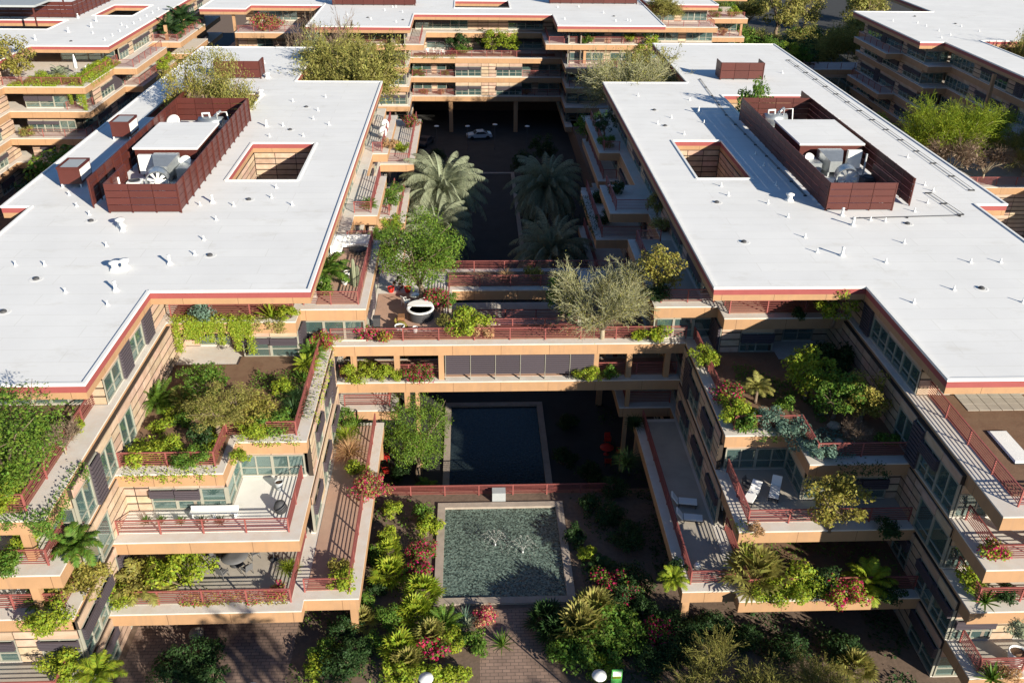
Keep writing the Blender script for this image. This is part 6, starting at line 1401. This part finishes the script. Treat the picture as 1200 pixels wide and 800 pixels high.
pot((-15.4, 46.9, L3), 'pale bucket near the glazed door on the white deck', .28, .6, 'grey_paint', 'bucket')
m = MB(); m.lathe(-14.9, 44.6, [(.05, L3), (.3, L3+.05), (.42, L3+.4), (.30, L3+.75), (.05, L3+.86)], 16); tag(m.build('round_planter', 'dark_grey'), 'dark round planter by the white deck railing', 'planter')
chair((14.9, 46.0, L3), 'dark chair at the glazed corner of the loungers\' balcony', .8); lounger((15.0, 45.2, L3), 'white-cushioned lounger by the loungers\' balcony railing', -.6); lounger((16.6, 45.6, L3), 'white-cushioned lounger beside the glazed door', -.4)
lounger((11.6, 48.6, L4), 'pale lounger nearer the footbridge on the shaded walkway', 1.4); lounger((11.6, 46.9, L4), 'pale lounger nearer the potted palm on the shaded walkway', 1.4)
m = MB(); m.lathe(11.2, 42.4, [(.02, L4), (.16, L4+.03), (.24, L4+.24), (.16, L4+.42), (.02, L4+.47)], 14); tag(m.build('globe_lamp', 'white_paint'), 'white globe lamp on the shaded walkway', 'lamp')
lounger((11.3, 84.2, L1), 'white deck chair on the shaded court balcony', 2.4)
t = lthing('skylight', 'long white-framed skylight on the bare soil terrace', 'skylight', (28.0, 41.2, L1)); b = MB(); b.box(-.6, -1.6, 0, .6, 1.6, .16); lp(b, 'kerb', 'dark_grey', t); b = MB(); b.ring([[(-.58, -1.57, .16), (.58, -1.57, .16), (.58, 1.57, .16), (-.58, 1.57, .16)], [(-.5, -1.45, .24), (.5, -1.45, .24), (.5, 1.45, .24), (-.5, 1.45, .24)]], smooth=False); lp(b, 'dome', 'white_trim', t)
for i in range(3):
    for j in range(6): m = MB(); m.box(27.4+j*.72, 45.0+i*.72, 13.2+.121, 28.08+j*.72, 45.68+i*.72, 13.36); m.build('paving_slab', 'concrete', RB.root)
pot((27.6, 34.5, L4), 'large white pot near the lowest corner glazing', .55, .8, 'white_paint')
for i, (x, y, rz) in enumerate(((-10.4, 63.0, 1.2), (-10.2, 61.0, 1.9))): chair((x, y, -3.29), ['red metal chair farther from the walkway steps by the dark pool', 'red metal chair nearer the pool-side railing'][i], rz, 'red_paint')
for i, (x, y, rz) in enumerate(((9.0, 65.2, 0), (8.6, 62.0, 3.1), (9.8, 63.4, -1.5))): chair((x, y, -3.29), ['red metal chair beyond the shaded red table', 'red metal chair on the near side of the shaded red table', 'red metal chair beside the shaded red table'][i], rz, 'red_paint')
round_table((8.7, 63.6, -3.29), 'red round table in the shaded sunken court', .6, .74, 'red_paint', 'red_paint')
for i, (x, y, s) in enumerate(((20.8, 48.2, .45), (20.5, 46.4, .35), (-20.2, 41.0, .5))):
    b = MB(); qq = random.Random(i+3); b.ring([[((rr*(.85+.3*qq.random()))*math.cos(6.2832*k/9), rr*(.85+.3*qq.random())*math.sin(6.2832*k/9), z) for k in range(9)] for rr, z in ((s*.8, -.05), (s, s*.35), (s*.75, s*.75), (s*.3, s*.9))])
    o = link('boulder', b.mesh('boulder', ['stonework']), None, (x, y, (9.98, 9.98, 0)[i])); tag(o, ['grey boulder beside the leafless shrub', 'small boulder near the half-shaded garden\'s front railing', 'boulder in the paved passage'][i], 'boulder')
def lamp(x, y, h, label, group=None, z=0, head='white_paint'):
    t = lthing('lamp_post', label, 'lamp', (x, y, z), 0, group); b = MB(); b.lathe(0, 0, [(.12, 0), (.10, .1), (.05, .15), (.045, h)], 10); lp(b, 'post', 'dark_grey', t)
    b = MB(); b.lathe(0, 0, [(.06, h), (.42, h+.05), (.40, h+.12), (.16, h+.20), (.03, h+.24)], 18); lp(b, 'lamp_head', head, t)
lamp(-15.0, 34.2, 3.0, 'pale disc lamp head in the paved passage'); lamp(-5.6, 34.6, 3.0, 'pale disc lamp head before the low bright hedge'); lamp(4.0, 34.5, 3.0, 'pale disc lamp head beside the green sign')
for i, (x, y) in enumerate(((-8.6, 150), (-3.4, 150), (1.2, 151), (6.6, 150))): lamp(x, y, 4.2, ['pale lamp post beside the far parked car', 'pale lamp post in front of the silver car', 'lamp post behind the silver car\'s tail', 'dim lamp post by the shaded far column'][i], None, -3.29)
t = lthing('sign_board', 'small green and white sign standing beside a disc lamp', 'sign', (5.1, 35.0, 0)); b = MB(); b.box(-.04, .05, 0, .04, .09, 2.0); lp(b, 'post', 'dark_grey', t); b = MB(); b.box(-.3, -.02, 1.7, .3, .04, 2.9); lp(b, 'panel', 'green_sign', t); b = MB(); b.box(-.24, -.035, 2.25, .24, -.022, 2.8); lp(b, 'picture', 'white_paint', t); b = MB(); b.box(-.24, -.05, 2.25, .24, -.037, 2.42); lp(b, 'picture_band', 'leaf_lime', t)
def car(loc, rz, label, paint):
    t = lthing('parked_car', label, 'car', loc, rz)
    prof = [(-2.2, .35), (-2.2, .75), (-1.9, .88), (-1.0, .95), (-.45, 1.38), (.75, 1.42), (1.5, 1.0), (2.1, .92), (2.2, .7), (2.2, .35)]
    b = MB(); b.ring([[(x, -.82 if z > 1.2 else -.88, z) for x, z in prof], [(x, .82 if z > 1.2 else .88, z) for x, z in prof]][::-1], smooth=False); lp(b, 'body', paint, t)
    for nm, pts in (('windscreen', [(-.98, .97), (-.47, 1.36)]), ('rear_window', [(1.48, 1.02), (.78, 1.40)])):
        b = MB(); (xa, za), (xb, zb) = pts; sg = -.02 if xa < 0 else .02; b.quad((xa+sg, -.72, za+.01), (xa+sg, .72, za+.01), (xb+sg, .68, zb+.01), (xb+sg, -.68, zb+.01)); lp(b, nm, 'black', t)
    for s in (-1, 1):
        b = MB(); b.quad((-.85, s*.887, .97), (1.3, s*.887, .97), (.7, s*.845, 1.34), (-.4, s*.845, 1.34)); lp(b, 'side_window', 'black', t)
        for x in (-1.4, 1.4):
            b = MB(); b.ring([[(x+.33*math.cos(6.2832*k/16), s*yy, .33+.33*math.sin(6.2832*k/16)) for k in range(16)] for yy in (.68, .90)]); lp(b, 'wheel', 'tyre', t)
        b = MB(); b.box(-2.22, s*.5, .62, -2.15, s*.8, .74); lp(b, 'headlight', 'chrome', t)
car((-1.4, 157.4, -3.29), .15, 'silver car parked under the far block', 'car_silver'); car((-10.8, 153.5, -3.29), 1.2, 'dark car in the shade beside the far lamp post', 'dark_grey')
for i, (x, y, rz) in enumerate(((48, 205, .1), (56, 204, 0), (66, 206, .05))): car((x, y, .01), rz, ['red car parked at the street nearest the pale block', 'white car parked between two others at the street', 'dark car parked at the street by the golden trees'][i], ['red_paint', 'white_paint', 'dark_grey'][i])
t = lthing('patio_umbrella', 'closed white parasol on the hedged corner terrace', 'umbrella', (-58.6, 133, L1)); b = MB(); b.lathe(0, 0, [(.4, 0), (.4, .1), (.05, .12), (.04, 2.7)], 12); lp(b, 'pole', 'grey_paint', t); b = MB(); b.ring([[(rr*(1 if k % 2 else .6)*math.cos(6.2832*k/16), rr*(1 if k % 2 else .6)*math.sin(6.2832*k/16), z) for k in range(16)] for rr, z in ((.30, .8), (.24, 1.8), (.06, 2.7))]); lp(b, 'canopy', 'white_fabric', t)
for i, (x, y, rz) in enumerate(((-57.2, 133.5, .5), (-60.4, 134, -1), (-61.6, 132.6, 1.2))): chair((x, y, L1), ['pale chair beside the closed white parasol', 'dark chair behind the grey terrace palm', 'dark chair under the golden terrace tree'][i], rz, 'white_paint' if i == 0 else 'dark_grey')
for i, (x, y) in enumerate(((-10.3, 162.9), (-9.0, 163.4), (-7.6, 162.8), (-8.4, 162.4))): chair((x, y, L2), ['white chair at the railing end of the far roof terrace', 'white chair at the back of the far roof terrace group', 'white chair beside the crimson bougainvillea', 'white chair in the middle of the far roof terrace group'][i], i*1.5, 'white_paint')
for i, (x, y) in enumerate(((-12.9, 102), (-12.9, 105))):
    t = lthing('egg_chair', ['white egg chair nearer the dry bush on the sunlit court balcony', 'white egg chair farther along the sunlit court balcony'][i], 'chair', (x, y, L1), -.6); b = MB()
    b.lathe(0, 0, [(.05, .2), (.38, .3), (.52, .7), (.46, 1.05), (.24, 1.3), (.05, 1.38)], 16); lp(b, 'shell', 'white_paint', t); b = MB(); b.lathe(0, 0, [(.45, 0), (.4, .06), (.05, .1), (.05, .3)], 12); lp(b, 'base', 'grey_paint', t)
m = MB(); m.box(-11.6, 74.2, L2, -9.6, 76.8, L2+.5); tag(m.build('daybed', 'white_fabric'), 'white daybed on the terrace behind the sofa balcony', 'daybed')
# bicycles on the corner balcony
def bicycle(loc, rz, label):
    t = lthing('bicycle', label, 'bicycle', loc, rz)
    for x in (-.52, .52):
        b = MB(); pts = [Vector((x+.33*math.cos(6.2832*i/20), 0, .34+.33*math.sin(6.2832*i/20))) for i in range(21)]; b.tube(pts, .02, 5); lp(b, 'wheel', 'tyre', t)
    b = MB()
    for p, q_ in (((-.52, 0, .34), (-.15, 0, .85)), ((-.15, 0, .85), (.38, 0, .82)), ((-.05, 0, .34), (.38, 0, .82)), ((-.15, 0, .85), (-.05, 0, .34)), ((-.52, 0, .34), (-.05, 0, .34)), ((.52, 0, .34), (.36, 0, .95))): b.tube([p, q_], .02, 5)
    lp(b, 'frame', 'grey_paint', t); b = MB(); b.box(-.28, -.07, .9, -.02, .07, .96); lp(b, 'saddle', 'black', t); b = MB(); b.tube([(.34, -.28, .98), (.38, 0, .95), (.34, .28, .98)], .016, 5); lp(b, 'handlebar', 'black', t)
bicycle((-27.6, 37.6, L3), .15, 'bicycle leaning behind the corner balcony railing under the clipped bush'); bicycle((-29.2, 37.9, L3), -.1, 'bicycle farther inside the corner balcony')
# fountain jets
def jet(x, y, label):
    t = lthing('fountain_jet', label, 'fountain', (x, y, -.02)); b = MB(); b.lathe(0, 0, [(.10, 0), (.08, .12), (.04, .2)], 10); lp(b, 'nozzle', 'galvanised', t)
    qq = random.Random(int(x*10)); b = MB()
    for i in range(11):
        a = 6.2832*i/11; d = Vector((math.cos(a), math.sin(a), 0)); R0 = qq.uniform(.9, 1.3)
        for k in range(60):
            u = (k+qq.random())/60; p = d*R0*u+Vector((0, 0, .2+3.0*u*(1-u)))+rv(qq)*(.015+.07*u); r0 = qq.uniform(.014, .03)
            b.tri(p+Vector((r0, 0, 0)), p+Vector((-r0, r0, 0)), p+Vector((0, -r0, r0*2))); b.tri(p+Vector((0, r0, 0)), p+Vector((0, -r0, r0)), p+Vector((r0, 0, -r0*2)))
    for k in range(420):
        a = qq.uniform(0, 6.28); rr = abs(qq.gauss(1.05, .35)); p = Vector((rr*math.cos(a), rr*math.sin(a), .02+abs(qq.gauss(0, .05)))); r0 = qq.uniform(.01, .03); b.tri(p+Vector((r0, 0, 0)), p+Vector((-r0, r0, 0)), p+Vector((0, -r0, r0)))
    o = lp(b, 'spray', 'white_paint', t); o['kind'] = 'stuff'
jet(-1.4, 48.6, 'arching fountain jets nearer the pool\'s sunlit side'); jet(.5, 47.8, 'arching fountain jets nearer the pool\'s shaded side')
# ------------------------------------------------------------------ shared labels get a group
cnt = {}
for o in C.objects:
    if o.parent is None and 'label' in o: cnt.setdefault(o['label'], []).append(o)
for lab, os_ in cnt.items():
    if len(os_) > 1:
        for o in os_: o['group'] = 'set of '+lab.split(' on ')[0].split(' in ')[0].split(' along ')[0].split(' against ')[0].split(' below ')[0]
